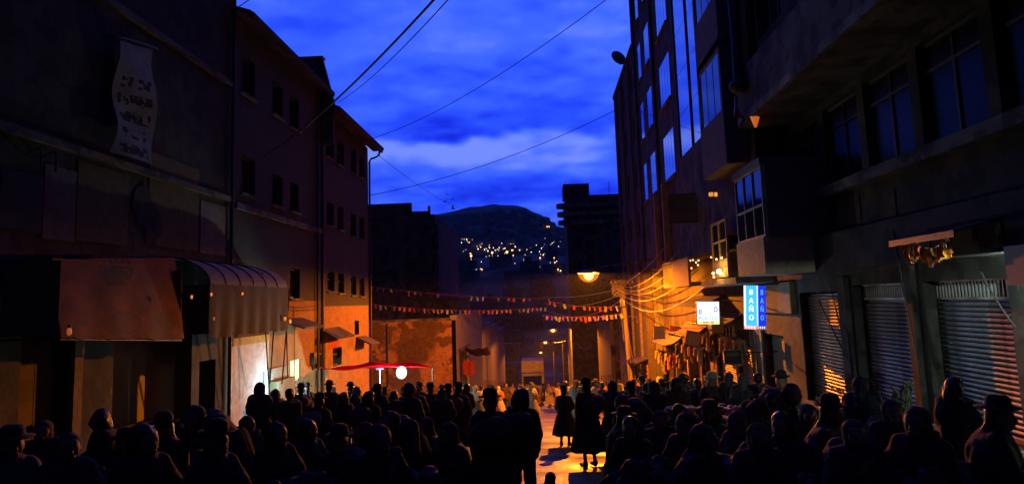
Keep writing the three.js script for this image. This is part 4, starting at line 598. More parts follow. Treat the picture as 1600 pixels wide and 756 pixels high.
{ // the last tower of the row and its dish
  const b = thing('end_tower', 'dark slab block with a parapet roof at the far end of the right row', 'building', base(XU, 45));
  const t = onX(XU, 960, 156), d1 = t.d, wins = [];
  for (let i = 0; i < 5; i++) for (let k = 0; k < 5; k++) wins.push([40.9 + i * 1.95, 41.7 + i * 1.95, 2.2 + k * 2.75, 3.7 + k * 2.75]);
  W(b, 'wall', wallX(XU, 1, 40.12, d1, -7, t.y, wins, 0.35), wallM([0.09, 0.062, 0.042], TP));
  W(b, 'end_wall', [bx(XU + 0.36, 11, -7, t.y, d1 - 0.4, d1 - 0.01), bx(5.9, 5.95, -6, t.y - 0.2, 40.2, d1 - 0.5)], M.brown);
  W(b, 'roof', bx(XU + 0.36, 11, t.y - 0.5, t.y - 0.3, 40.2, d1 - 0.42), M.concrete);
  W(b, 'parapet', rbx(XU - 0.12, XU + 0.3, t.y + 0.002, t.y + 0.22, 40.12, d1), M.concrete);
  wins.forEach((w, i) => windowX(b, XU, 1, w, { mull: 1, rec: 0.03, flush: 0.006, f: 0.05, pane: i % 5 > 2 ? M.coated : M.pane }));
  for (const d of [42.35, 46.25, 49.9]) W(b, 'pier', rbx(XU - 0.14, XU - 0.002, -6, t.y, d - 0.16, d + 0.16), wallM([0.16, 0.12, 0.09]));
  for (let i = 0; i < 4; i++) {
    const d0 = 40.7 + i * 2.5, d1 = d0 + 1.8, y0 = gy(d0 + 1) - 0.2, y1 = -2.3 - 0.2 * i, m = wallM([[0.3, 0.1, 0.04], [0.34, 0.2, 0.09], [0.16, 0.08, 0.04], [0.3, 0.17, 0.08]][i], TP);
    W(b, 'shop_front', [bx(XU - 0.07, XU - 0.003, y0, y1, d0, d0 + 0.12), bx(XU - 0.07, XU - 0.003, y0, y1, d1 - 0.12, d1), bx(XU - 0.07, XU - 0.003, y1, y1 + 0.3, d0, d1), bx(XU - 0.07, XU - 0.003, y0 + 2.2, y0 + 2.3, d0 + 0.12, d1 - 0.12)], m);
    for (const q of [0, 1]) W(b, 'door', bx(XU - 0.03, XU - 0.003, y0, y0 + 2.2, d0 + 0.13 + q * 0.78, d0 + 0.89 + q * 0.78), i % 2 ? M.wood : M.iron);
    W(b, 'shop_hood', metric(new THREE.BoxGeometry(0.7, 0.05, 2).rotateZ(0.35).translate(XU - 0.36, y1 + 0.5, -(d0 + 0.9))), M.wood);
  }
  const o = thing('satellite_dish', 'dark round satellite dish on a thin arm above the right roof edge', 'dish', [XU - 0.2, t.y, -44]);
  const p = onD(44, 968, 89), g = new THREE.SphereGeometry(0.9, 24, 8, 0, Math.PI * 2, 0, 0.62); g.translate(0, -0.8, 0).rotateX(Math.PI / 2 - 0.35).rotateY(0.5).translate(p.x, p.y, -44);
  W(o, 'reflector', g, mat([0.12, 0.12, 0.12], 0.7, { side: THREE.DoubleSide }));
  W(o, 'mast', tube([V(p.x + 0.05, p.y - 0.1, -44.1), V(p.x + 0.5, p.y - 0.55, -44.2), V(XU + 0.1, t.y + 0.2, -44.2)], 0.04, 10), M.iron);
  W(o, 'feed_arm', tube([V(p.x, p.y - 0.5, -44), V(p.x - 0.1, p.y - 0.35, -43.2)], 0.018, 4), M.iron);
}
{ // tower with rounded balconies further down
  const D = 95, a = onD(D, 884, 305), c = onD(D, 880, 286), e = onD(D, 921, 286), m = onD(D, 960, 303), x1 = 14, y0 = gy(D) - 1;
  const b = thing('balcony_tower', 'distant flat roofed tower with rounded balcony ends and a penthouse box', 'building', base(6, D));
  const holes = []; for (let k = 0; k < 6; k++) for (let i = 0; i < 6; i++) holes.push([a.x + 0.6 + i * 1.7, a.x + 1.7 + i * 1.7, m.y - 2.2 - k * 2.5, m.y - 0.9 - k * 2.5]);
  W(b, 'wall', wallD(D, a.x, x1, y0, m.y, holes, 0.4), wallM([0.1, 0.09, 0.08], TG));
  W(b, 'side_wall', [bx(a.x, a.x + 0.4, y0, m.y, D + 0.41, D + 14), bx(a.x + 0.41, x1, m.y - 0.3, m.y - 0.01, D + 0.41, D + 14), bx(a.x + 0.5, x1, y0, m.y - 0.4, D + 1, D + 1.1)], M.darkwall);
  for (const h of holes) { const f = W(b, 'window', [bx(h[0], h[1], h[2], h[2] + 0.06, D + 0.15, D + 0.2), bx((h[0] + h[1]) / 2 - 0.03, (h[0] + h[1]) / 2 + 0.03, h[2] + 0.06, h[3], D + 0.15, D + 0.2)], M.frame); W(f, 'pane', bx(h[0], h[1], h[2], h[3], D + 0.22, D + 0.235), M.pane); }
  W(b, 'penthouse', bx(c.x, e.x, m.y + 0.002, c.y, D + 1, D + 6), M.darkwall);
  for (let k = 0; k < 3; k++) { const y = onD(D, 872, 323 + k * 13).y, L = onD(D, 869 + k, 320).x; W(b, 'balcony', [metric(new THREE.CylinderGeometry(1.3, 1.3, 0.55, 20, 1, false).scale(1, 1, 0.9).translate(L + 1.3, y, -(D - 0.2))), rbx(L + 1.3, x1, y - 0.26, y + 0.26, D - 1.3, D - 0.002, 0.03)], M.concrete); }
  W(b, 'antenna', [tube([V(9.2, m.y, -D - 2), V(9.2, m.y + 1.9, -D - 2)], 0.04, 2), tube([V(3.4, c.y, -D - 3), V(3.4, c.y + 0.7, -D - 3)], 0.03, 2)], M.iron);
}
// dark houses stepping down on both sides beyond the lamps
{
  const spec = [[-9.2, 78, 14, 2.1, -1, 'narrow dark house just beyond the brick block on the left'], [-8.6, 96, 20, -1.5, -1, 'low dark row house past the red cloth doorway'], [-9, 120, 22, -2.5, -1, 'far dark row house on the left of the descending street'], [-9.5, 146, 26, -4.2, -1, 'farthest dark row house on the left before the hill'],
    [7.0, 55, 16, 1.2, 1, 'orange lit low house behind the wooden pole'], [6.4, 74, 18, -0.6, 1, 'low dark row house under the balcony tower'], [5.6, 112, 24, -3.4, 1, 'far dark row house on the right of the descending street'], [5, 140, 30, -5.4, 1, 'farthest dark row house on the right before the hill']];
  for (const [x, d, L, top, side, label] of spec) {
    const b = thing('row_house', label, 'building', base(x, d), 'dark row houses down the street'), holes = [], n = Math.floor(L / 3.2);
    for (let i = 0; i < n; i++) { holes.push([d + 0.9 + i * 3.1, d + 2 + i * 3.1, top - 2.2, top - 0.9]); holes.push([d + 0.9 + i * 3.1, d + 2.1 + i * 3.1, gy(d) - 2.5, gy(d + i * 3.1) + 2.2]); }
    W(b, 'wall', wallX(x, side, d, d + L, gy(d + L) - 1, top, holes, 0.35), wallM(side > 0 ? [0.26, 0.16, 0.08] : [0.14, 0.1, 0.07], TP));
    W(b, 'front_wall', bx(x + side * 0.36, x + side * 12, gy(d + L) - 1, top, d, d + 0.35), M.brown);
    W(b, 'roof', [bx(x - side * 0.3, x + side * 12, top + 0.002, top + 0.16, d - 0.1, d + L)], M.roof);
    W(b, 'room_wall', bx(x + side * 0.9, x + side * 1, gy(d + L) - 1, top, d + 0.4, d + L), M.room);
    holes.forEach((h, i) => { if (i % 2 === 0) windowX(b, x, side, h, { mull: 1, rec: 0.12 }); else W(b, 'door', bx(x + side * 0.16, x + side * 0.22, h[2], h[3], h[0], h[1]), M.wood); });
  }
  // town at the foot of the hill, across the valley
  let k = 0;
  const where = ['under the hill lights', 'low in the valley', 'beside the far street end', 'at the valley edge', 'near the terraces', 'below the dark ridge', 'in the valley bottom', 'behind the bunting'];
  for (let i = 0; i < 46; i++) {
    const d = 205 + i * 4.6 + rr(0, 8), x = rr(-0.17, 0.1) * d, w = rr(6, 13), h = rr(3.5, 6.5), y = lowHill(x, d), z = rr(5, 9);
    const b = thing('valley_house', 'dark flat roofed house in the unlit town at the foot of the hill', 'house', [x, y, -d], 'dark town houses across the valley');
    const g = [bx(x - w / 2, x + w / 2, y - 5, y + h, d, d + z), rbx(x - w / 2 - 0.2, x + w / 2 + 0.2, y + h + 0.002, y + h + 0.3, d - 0.2, d + z + 0.2)];
    if (i % 3 === 0) g.push(bx(x - w * 0.3, x + w * 0.1, y + h + 0.3, y + h + 2.4, d + 1, d + 4));
    W(b, 'wall', g, [M.darkwall, M.brick, M.concrete, M.brown][i % 4]);
    for (let c = 0; c < 3; c++) { const f = W(b, 'window', bx(x - w * 0.35 + c * w * 0.3, x - w * 0.35 + c * w * 0.3 + 1.2, y + h - 2.5, y + h - 1.2, d - 0.06, d - 0.002), M.frame); W(f, 'pane', bx(x - w * 0.35 + c * w * 0.3 + 0.1, x - w * 0.35 + c * w * 0.3 + 1.1, y + h - 2.4, y + h - 1.3, d - 0.08, d - 0.062), M.pane); }
  }
}

// ---------------------------------------------------------------- street lamps
const glow = (c, k) => new THREE.MeshStandardMaterial({ color: lin([0.6, 0.6, 0.6]), roughness: 0.4, emissive: lin(c), emissiveIntensity: k });
function lampLight(x, y, z, I, c = SODIUM) { const l = new THREE.PointLight(new THREE.Color().setRGB(...c), I, 0, 2); l.position.set(x, y, z); l.shadow.radius = 2; l.castShadow = true; l.name = 'lamp_light'; scene.add(l); }
function lampHead(o, x, y, z, dx, k) {                            // housing with a deep rim; a wide glowing bowl below is added as its halo
  const s = 0.24;
  W(o, 'housing', new THREE.SphereGeometry(0.51, 20, 8, 0, Math.PI * 2, 0, Math.PI / 2).scale(1, 0.22, 1).translate(x, y + 0.02, z), M.iron);
  W(o, 'added_halo_bowl', new THREE.SphereGeometry(0.5, 24, 12, 0, Math.PI * 2, Math.PI / 2, Math.PI / 2).scale(1, 0.85, 1).translate(x, y - 0.03, z), new THREE.MeshPhysicalMaterial({ color: lin([1, 1, 1]), roughness: 0.02, transmission: 1, thickness: 0, ior: 1.1, emissive: lin([1, 0.2, 0.008]), emissiveIntensity: 3 }));  // oversized emissive bowl, added to glow like a halo round the bulb
  W(o, 'rim', new THREE.CylinderGeometry(0.51, 0.51, 0.06, 24, 1, true).translate(x, y, z), mat([0.1, 0.1, 0.1], 0.6, { side: THREE.DoubleSide }));
  W(o, 'lamp_bulb', new THREE.SphereGeometry(0.235, 20, 14).scale(1, 0.95, 1).translate(x, y - 0.12, z), glow([1, 0.5, 0.1], k));
}
const lampAt = [[35.5, 920, 430], [97.5, 864, 517], [128, 852, 536], [174, 845, 552]];
const lampPos = lampAt.map(([d, px, py]) => ({ d, ...onD(d, px, py - 2) }));
const pb = onD(45.5, 986, 612), pt = onD(45.5, 970, 440);
{ // leaning wooden pole with its lamp and a nest of wires
  const o = thing('utility_pole', 'leaning wooden utility pole with a tangle of wires at its top', 'utility pole', [pb.x, gy(45.5), -45.5]);
  const L = lampPos[0], f = V(pb.x + 0.1, gy(45.5), -45.5), t = V(pt.x + 0.05, pt.y + 0.15, -45.5);
  const g = new THREE.CylinderGeometry(0.1, 0.16, f.distanceTo(t), 14, 8); g.applyQuaternion(new THREE.Quaternion().setFromUnitVectors(V(0, 1, 0), t.clone().sub(f).normalize())).translate((f.x + t.x) / 2, (f.y + t.y) / 2, -45.5);
  W(o, 'pole', metric(g), wallM([0.45, 0.33, 0.22], TP));
  W(o, 'cross_arm', [bx(t.x - 0.75, t.x + 0.75, t.y - 0.35, t.y - 0.23, 45.32, 45.42), bx(t.x - 0.5, t.x + 0.5, t.y - 0.95, t.y - 0.84, 45.32, 45.42)], M.wood);
  for (let i = 0; i < 6; i++) W(o, 'insulator', new THREE.CylinderGeometry(0.03, 0.05, 0.13, 10).translate(t.x - 0.65 + i * 0.26, t.y - 0.16, -45.37), mat([0.5, 0.36, 0.26], 0.25));
  for (let i = 0; i < 9; i++) { const p = []; for (let k = 0; k < 7; k++) p.push(V(t.x - 0.2 + rr(-0.45, 0.5), t.y - 0.5 + rr(-0.65, 0.5), -45.3 + rr(-0.2, 0.25))); W(o, 'wire_loop', tube(p, 0.017, 40, 5), mat([0.2, 0.17, 0.14], 0.5)); }
  W(o, 'junction_box', rbx(t.x - 0.2, t.x + 0.12, t.y - 1.7, t.y - 1.25, 45.16, 45.34, 0.02), M.steel);
  for (const [a, x0] of [[2.4, 0.11], [4.2, -0.14]]) W(o, 'cable_run', tube([V(t.x + x0, t.y - 0.6, -45.36), V((t.x + f.x) / 2 + x0 * 1.2, (t.y + f.y) / 2, -45.33), V(f.x + x0 * 1.4, f.y + a, -45.3), V(f.x + x0 * 1.4, f.y, -45.3)], 0.02, 20, 5), mat([0.2, 0.17, 0.14], 0.5));
  const s = thing('street_lamp', 'brightest orange street lamp, on a long arm over the street from the right houses', 'street lamp', [XU - 0.1, L.y, -35.9]);
  W(s, 'lamp_arm', tube([V(XU - 0.02, L.y + 0.6, -35.9), V(XU - 1.2, L.y + 0.5, -35.8), V(L.x + 0.6, L.y + 0.32, -35.55), V(L.x, L.y + 0.24, -35.5)], 0.03, 20), M.iron); W(s, 'wall_plate', bx(XU - 0.03, XU - 0.003, L.y + 0.35, L.y + 0.85, 35.8, 36), M.iron);
  lampHead(s, L.x, L.y + 0.06, -35.5, 1, 5); lampLight(L.x, L.y + 0.055, -35.5, LAMP_I);
  const p2 = onD(50, 1000, 590), o2 = thing('steel_pole', 'thin pale steel pole standing just behind the leaning wooden pole', 'pole', [p2.x + 0.1, gy(50), -50]);
  W(o2, 'pole', new THREE.CylinderGeometry(0.06, 0.08, 6.6, 10).translate(p2.x + 0.1, gy(50) + 3.3, -50), M.steel); W(o2, 'cap', new THREE.SphereGeometry(0.09, 10, 8).translate(p2.x + 0.1, gy(50) + 6.62, -50), M.steel);
}
[['second orange street lamp down the slope, seen below the bunting', 1100], ['third orange street lamp, smaller and beyond the second', 1000], ['farthest and faintest orange street lamp above the parked truck', 900]].forEach(([label, I], i) => {
  const L = lampPos[i + 1], o = thing('lamp_post', label, 'street lamp', [L.x + 3, gy(L.d), -L.d]);
  W(o, 'pole', new THREE.CylinderGeometry(0.08, 0.14, L.y - gy(L.d) + 0.6, 10).translate(L.x + 3, (L.y + gy(L.d) + 0.4) / 2, -L.d), M.wood);
  W(o, 'lamp_arm', tube([V(L.x + 3, L.y - 0.1, -L.d), V(L.x + 1.8, L.y + 0.35, -L.d), V(L.x, L.y + 0.2, -L.d)], 0.04, 10), M.iron);
  lampHead(o, L.x, L.y + 0.06, -L.d, 1, 5); lampLight(L.x, L.y + 0.055, -L.d, I);
});
// ---------------------------------------------------------------- wires
function cable(label, a, b, sag, r, m = M.cable, name = 'overhead_cable', cat = 'cable') { const o = mesh(scene, name, tube(sagged(a, b, sag), r, 40, 5), m); tag(o, label, cat); return o; }
const P3 = (d, px, py) => { const q = onD(d, px, py); return V(q.x, q.y, -d); };
cable('thick black cable slanting up across the sky from the roof step of the left houses', V(XL + 0.1, onX(XL, 405, 245).y, -onX(XL, 405, 245).d), P3(11, 690, -14), 0.25, 0.022);
cable('thin cable running beside the thick black one across the upper sky', P3(28, 527, 160), P3(12, 712, -14), 0.2, 0.012);
cable('long thin cable rising from the left gutter corner to the top of the sky', P3(36, 582, 216), P3(20, 962, -12), 0.5, 0.014);
cable('faint cable sagging low across the sky to the right tower', P3(45, 579, 305), P3(45, 962, 172), 0.6, 0.02);
cable('short cable cutting the corner of sky at the top edge of the near left roof', P3(17, 360, 18), P3(14, 420, -24), 0.02, 0.012);
cable('faint cable falling from the gutter corner towards the birds', P3(36, 588, 240), P3(80, 740, 330), 0.6, 0.014);
{
  const top = V(pt.x, pt.y - 0.2, -45.4), bm = mat([0.14, 0.12, 0.1], 0.55);
  const ends = [['steepest service wire', XU, 1046, 378], ['second service wire', XU, 1056, 398], ['third service wire', XU, 1068, 404], ['fourth service wire', XU, 1085, 402], ['fifth service wire', XU, 1096, 416], ['lowest service wire', XU, 1102, 448]];
  ends.forEach(([w, X, px, py], i) => { const e = onX(X - 0.3, px, py); cable(`${w} fanning from the wooden pole up to the right house fronts`, top.clone().add(V(rr(-0.2, 0.2), -0.12 * i, 0.1)), V(X - 0.3, e.y, -e.d), 0.3 + i * 0.12, 0.018, bm); });
  ['upper', 'middle', 'lower'].forEach((w, i) => cable(`${w} wire crossing the street leftwards under the brightest lamp`, top.clone().add(V(0, -0.35 * i - 0.2, 0)), P3(52, [846, 852, 860][i], [463, 474, 487][i]), 0.25 + 0.2 * i, 0.02, bm));
  cable('pale wire looping low on the right under the second lamp height', P3(60, 902, 537), P3(55, 925, 540), 0.35, 0.03, bm);
  cable('dotted pale wire beside the third lamp', P3(100, 864, 535), P3(90, 884, 532), 0.1, 0.035, bm);
  const sl = [['leftmost black cable hanging down across the rolled shutters', 5.9, 1297, 440, 1318, 558], ['black cable slanting across the orange lit shutter', 5.95, 1281, 470, 1318, 560], ['black cable hanging across the middle shutter', 5.9, 1396, 360, 1424, 560], ['black cable hanging across the near shutter with its vent', 5.9, 1534, 425, 1576, 512]];
  for (const [w, X, a, b, c, e] of sl) { const p = onX(X, a, b), q = onX(X, c, e); cable(w, V(X, p.y, -p.d), V(X + 0.1, q.y, -q.d), 0.05, 0.014); }
  const hl = [[403, 425, 422, 640], [424, 470, 421, 600], [446, 450, 440, 600], [440, 470, 449, 590]];
  hl.forEach(([a, b, c, e], i) => { const p = onX(XL + 1, a + 6, b), q = onX(XL + 0.8, c, e); cable(['first black cord hanging in front of the white shop wall', 'second black cord hanging beside the white shop wall', 'third black cord hanging left of the pale green door', 'fourth black cord hanging beside the pale green door'][i], V(XL + 1, p.y, -p.d), V(XL + 0.8, q.y, -q.d), 0.05, 0.02); });
}
// ---------------------------------------------------------------- bunting
function bunting(label, a, b, sag, n, size, tones, skip = 0) {
  const pts = sagged(a, b, sag, 20), c = new THREE.CatmullRomCurve3(pts), o = thing('bunting', label, 'bunting', a.toArray());
  W(o, 'cord', tube(pts, 0.014, 60, 4), mat([0.3, 0.05, 0.03], 0.8));
  const g = new THREE.PlaneGeometry(size, size * 1.8, 2, 4), p = g.attributes.position; for (let i = 0; i < p.count; i++) p.setZ(i, 0.04 * Math.sin(p.getY(i) * 9 + 1)); g.translate(0, -size * 0.9, 0); g.computeVertexNormals();
  for (let i = 0; i < n; i++) { if (h3(i, n, 5) < skip) continue; const q = c.getPointAt((i + 0.5) / n), f = mesh(o, 'flag', g, tones[(i * 7 + Math.floor(h3(i, 3, 8) * 3)) % tones.length]); f.position.copy(q).sub(o.position); f.rotation.set(rr(-0.6, 0.5), rr(-1.1, 1.1), rr(-0.35, 0.35)); f.scale.set(rr(0.8, 1.15), rr(0.75, 1.2), 1); }
}
{
  const fl = [[0.6, 0.05, 0.04], [0.65, 0.6, 0.5], [0.6, 0.35, 0.05], [0.35, 0.5, 0.12], [0.55, 0.15, 0.2]].map((c) => new THREE.MeshPhysicalMaterial({ color: lin(c), roughness: 0.95, transmission: 0.4, thickness: 0, side: THREE.DoubleSide }));
  bunting('upper row of faint paper flags strung across the street from the left', P3(48, 566, 446), P3(56, 862, 466), 0.25, 34, 0.16, fl, 0.35);
  bunting('middle row of red and white paper flags strung over the left half of the street', P3(50, 568, 474), P3(54, 856, 480), 0.35, 40, 0.15, fl, 0.1);
  bunting('row of orange lit paper flags tied to the wooden pole', P3(49, 846, 493), P3(45.2, 974, 490), 0.15, 19, 0.17, fl, 0.05);
  bunting('short row of red flags between the wooden pole and the right shop fronts', P3(45.2, 978, 493), P3(42, 1078, 494), 0.15, 13, 0.17, fl, 0.15);
  bunting('short upper row of red and pale flags just right under the brightest lamp', P3(50, 855, 470), P3(46, 968, 478), 0.2, 14, 0.17, fl, 0.3);
}
// ---------------------------------------------------------------- signs
function canvasTex(w, h, draw) { const c = document.createElement('canvas'); c.width = w; c.height = h; draw(c.getContext('2d'), w, h); const t = new THREE.CanvasTexture(c); t.colorSpace = THREE.SRGBColorSpace; t.magFilter = THREE.LinearFilter; return t; }
function panel(parent, name, w, h, m) { return mesh(parent, name, new THREE.PlaneGeometry(w, h), m); }
function litSign(parent, name, w, h, tex, k) { return panel(parent, name, w, h, new THREE.MeshStandardMaterial({ color: lin([0.1, 0.1, 0.1]), roughness: 0.4, emissive: lin([1, 1, 1]), emissiveMap: tex, emissiveIntensity: k, map: tex })); }
{ // public bath box sign
  const d = 22.6, a = onD(d, 1089, 472), c = onD(d, 1125, 506), w = c.x - a.x, h = a.y - c.y;
  const tx = canvasTex(512, 480, (g, W0, H0) => {
    g.fillStyle = '#f4fbff'; g.fillRect(0, 0, W0, H0); g.fillStyle = '#8fd8ff'; g.font = 'bold 60px sans-serif'; g.textAlign = 'center'; g.fillText('P', 50, 75);
    g.font = 'bold 150px sans-serif'; g.lineWidth = 10; g.fillStyle = '#2733b8'; g.fillText('B', 78, 270); g.fillText('O', 432, 215); g.fillStyle = '#6c86d8'; g.font = 'bold 120px sans-serif'; g.fillText('AÑ', 255, 270);
    g.font = 'bold 104px sans-serif'; g.fillStyle = '#1c6fd0'; g.fillText('PUBLICO', 256, 388, 470); g.fillStyle = '#d6f08a'; g.fillRect(0, 410, W0, 70); g.fillStyle = '#b02a20'; g.fillRect(120, 430, 150, 26); g.fillRect(300, 428, 90, 26);
  });
  const o = thing('lit_sign', 'square glowing white sign reading BAÑO PUBLICO on the right house fronts', 'sign', [(a.x + c.x) / 2, (a.y + c.y) / 2, -d]); o.rotation.y = -0.12; o.rotation.z = -0.035;
  mesh(o, 'case', metric(new RoundedBoxGeometry(w + 0.05, h + 0.05, 0.16, 2, 0.02)), M.steel).position.z = -0.09;
  litSign(o, 'sign_face', w, h, tx, 1.35).position.z = 0.004;
  mesh(o, 'bracket', tube([V(0, h / 2, -0.1), V(0.4, h / 2 + 0.05, -0.1), V(1.0, h / 2 + 0.02, -0.1)], 0.02, 6), M.iron);
  lampLight(a.x + w / 2 - 0.05, (a.y + c.y) / 2, -d + 0.35, 1.6, [0.7, 0.9, 1]);
}
{ // upright sign of two glowing faces
  const d = 19.2, top = onD(d, 1180, 446), bot = onD(d, 1182, 515), h = top.y - bot.y, cx = (onD(d, 1183, 480).x), cy = (top.y + bot.y) / 2;
  const draw = (bg, fg, bottom) => (g, W0, H0) => {
    const gr = g.createLinearGradient(0, 0, W0, 0); g.fillStyle = bg; g.fillRect(0, 0, W0, H0); g.fillStyle = '#e8f6ff'; g.fillRect(0, 0, W0 * 0.16, H0); g.textAlign = 'center';
    g.font = 'bold 92px sans-serif'; g.fillStyle = fg; ['B', 'A', 'Ñ', 'O'].forEach((c, i) => g.fillText(c, W0 * 0.58, 118 + i * 108)); g.fillStyle = bottom; g.fillRect(0, H0 - 46, W0, 46); g.fillStyle = '#f4f4ff'; for (let i = 0; i < 4; i++) g.fillRect(12 + i * 36, H0 - 38, 20, 26);
  };
  const t1 = canvasTex(160, 560, draw('#3fb4ff', '#f6fdff', '#ff8f86')), t2 = canvasTex(160, 560, draw('#1838ee', '#5fb6ff', '#8a6a70'));
  const o = thing('lit_sign', 'tall glowing blue two faced sign spelling BAÑO downwards', 'sign', [cx, cy, -d]); o.rotation.z = -0.06; o.rotation.x = 0;
  const f1 = litSign(o, 'sign_face', 0.36, h, t1, 1.35), f2 = litSign(o, 'sign_face', 0.36, h, t2, 1.0);
  f1.rotation.y = -0.78; f1.position.set(-0.128, 0, -0.127); f2.rotation.y = 0.62; f2.position.set(0.147, 0, -0.105);
  mesh(o, 'case', [0].map(() => { const s = new THREE.Shape([[0, 0.006], [-0.256, 0.26], [0.293, 0.214]].map((p) => new THREE.Vector2(p[0], p[1]))); return metric(new THREE.ExtrudeGeometry(s, { depth: h, bevelEnabled: false }).rotateX(-Math.PI / 2).translate(0, -h / 2, -0.008)); })[0], M.steel);
  mesh(o, 'ornament', join([tube([V(-0.3, h / 2 + 0.03, -0.2), V(-0.22, h / 2 + 0.13, -0.15), V(-0.1, h / 2 + 0.05, -0.1), V(0, h / 2 + 0.12, -0.05), V(0.1, h / 2 + 0.05, -0.1)], 0.016, 20), tube([V(0, h / 2, -0.2), V(0.5, h / 2 + 0.06, -0.3), V(1.1, h / 2 + 0.06, -0.3)], 0.025, 6)]), M.iron);
  lampLight(cx - 0.35, cy, -d + 0.35, 1.4, [0.3, 0.55, 1]);
}
{ // unlit board
  const d = 20.6, a = onD(d, 1131, 547), c = onD(d, 1160, 569), w = c.x - a.x, h = a.y - c.y;
  const tx = canvasTex(512, 400, (g, W0, H0) => { g.fillStyle = '#17150f'; g.fillRect(0, 0, W0, H0); g.textAlign = 'center'; g.font = 'bold 140px sans-serif'; g.fillStyle = '#6f5a12'; g.fillText('BAÑO', 256, 175, 460); g.fillStyle = '#242019'; g.fillRect(70, 235, 370, 26); g.fillRect(110, 290, 290, 24); });
  const o = thing('dark_sign', 'small unlit black board reading BAÑO in yellow letters below the glowing signs', 'sign', [(a.x + c.x) / 2, (a.y + c.y) / 2, -d]);
  mesh(o, 'board', metric(new RoundedBoxGeometry(w, h, 0.05, 2, 0.01)), mat([0.03, 0.028, 0.025], 0.7)); panel(o, 'sign_face', w - 0.02, h - 0.02, mat([1, 1, 1], 0.7, { map: tx })).position.z = 0.028;
  mesh(o, 'bracket', tube([V(w / 2, h * 0.3, 0), V(6.3 - o.position.x, h * 0.3, 0)], 0.018, 2), M.iron);
}
const boards = [['shop_sign', 'plain square yellow lit board beside the wooden pole', 34, 1021, 1040, 511, 528, [0.75, 0.5, 0.2], 'pale'], ['shop_sign', 'long orange banner sign tilted above the right shop doors', 27, 1071, 1095, 519, 540, [0.7, 0.3, 0.1], 'rows'], ['shop_sign', 'wide dark board sign hanging high on the right houses', 26, 1044, 1102, 305, 346, [0.09, 0.06, 0.05], 'dark'], ['shop_sign', 'small yellow shop board under the public bath sign', 23.6, 1112, 1132, 498, 520, [0.6, 0.36, 0.12], 'pale'], ['shop_sign', 'narrow red bordered board at the top of the shop fronts', 33, 1046, 1070, 512, 524, [0.6, 0.16, 0.06], 'rows']];
for (const [n, label, d, x0, x1, y0, y1, c, kind] of boards) {
  const a = onD(d, x0, y0), b = onD(d, x1, y1), w = b.x - a.x, h = a.y - b.y, o = thing(n, label, 'sign', [(a.x + b.x) / 2, (a.y + b.y) / 2, -d]); o.rotation.z = kind === 'rows' ? -0.2 : -0.03; o.rotation.y = -0.25;
  mesh(o, 'board', metric(new RoundedBoxGeometry(w, h, 0.06, 2, 0.012)), mat(c, 0.7, { map: kind === 'rows' ? TC : TP }));
  mesh(o, 'frame', join([metric(new THREE.BoxGeometry(w, 0.03, 0.08).translate(0, h / 2 + 0.015, 0)), metric(new THREE.BoxGeometry(w, 0.03, 0.08).translate(0, -h / 2 - 0.015, 0))]), M.iron);
  mesh(o, 'bracket', tube([V(w / 2, h * 0.4, -0.05), V(Math.max(w / 2 + 0.1, 5.6 - o.position.x), h * 0.4, -0.05)], 0.018, 2), M.iron);
}
{ // drum fitting with its pipe, lit from the street
  const a = onD(17.6, 1150, 135), o = thing('vent_drum', 'dark round drum on a wall pipe with an orange glinting neck high on the right', 'vent', [a.x, a.y, -17.6]);
  const b = onD(17.6, 1150, 150), c = onD(17.6, 1154, 178), e = onD(17.6, 1160, 196);
  W(o, 'drum', new THREE.SphereGeometry(0.24, 20, 14).scale(1, 0.72, 1).translate(a.x + 0.08, a.y, -17.6), M.iron);
  W(o, 'neck', new THREE.LatheGeometry([[0.03, 0], [0.045, 0.06], [0.03, 0.1], [0.045, 0.15], [0.03, 0.2], [0.05, 0.26], [0.065, 0.36], [0.08, 0.46], [0.001, 0.5]].map((p) => new THREE.Vector2(...p)), 16).rotateX(Math.PI).translate(b.x, b.y, -17.6), mat([0.35, 0.2, 0.12], 0.25, { metalness: 0.5 }));
  W(o, 'pipe', [tube([V(a.x + 0.1, a.y + 0.1, -17.7), V(a.x + 0.15, a.y + 1.2, -17.8), V(a.x + 0.12, a.y + 3.5, -17.9)], 0.13, 8, 10), tube([V(c.x - 0.1, c.y - 0.05, -17.5), V(e.x + 0.02, e.y + 0.15, -17.5), V(e.x - 0.05, e.y, -17.5)], 0.03, 10)], M.iron);
  W(o, 'wall_arm', tube([V(a.x + 0.1, a.y + 0.3, -17.7), V(5.6, a.y + 0.3, -17.9)], 0.03, 2), M.iron);
  const l0 = onD(17.3, 1172, 182), l1 = onD(17.3, 1188, 181), l2 = onD(17.3, 1178, 199); const s = new THREE.Shape([[l0.x, l0.y], [l1.x, l1.y], [l2.x, l2.y]].map((p) => new THREE.Vector2(...p)));
  const w = thing('added_soffit_glow', 'small orange glowing shape added as a lit soffit end under the right overhang', 'lamp', [l2.x, l2.y, -17.3]);  // made-up glow standing for a lamplit soffit end; no lantern hangs here
  const lg = new THREE.CylinderGeometry((l1.x - l0.x) / 2, 0.03, l0.y - l2.y, 4, 1, false).translate((l0.x + l1.x) / 2, (l0.y + l2.y) / 2, -17.3);
  W(w, 'glow_piece', lg, glow([1, 0.2, 0.015], 0.5)); W(w, 'cap', new THREE.CylinderGeometry(0.06, (l1.x - l0.x) / 2 + 0.02, 0.07, 4).translate((l0.x + l1.x) / 2, l0.y + 0.045, -17.3), M.iron);
  W(w, 'hanger', tube([V((l0.x + l1.x) / 2, l0.y + 0.08, -17.3), V((l0.x + l1.x) / 2 + 0.4, l0.y + 0.3, -17.4)], 0.015, 2), M.iron);
}
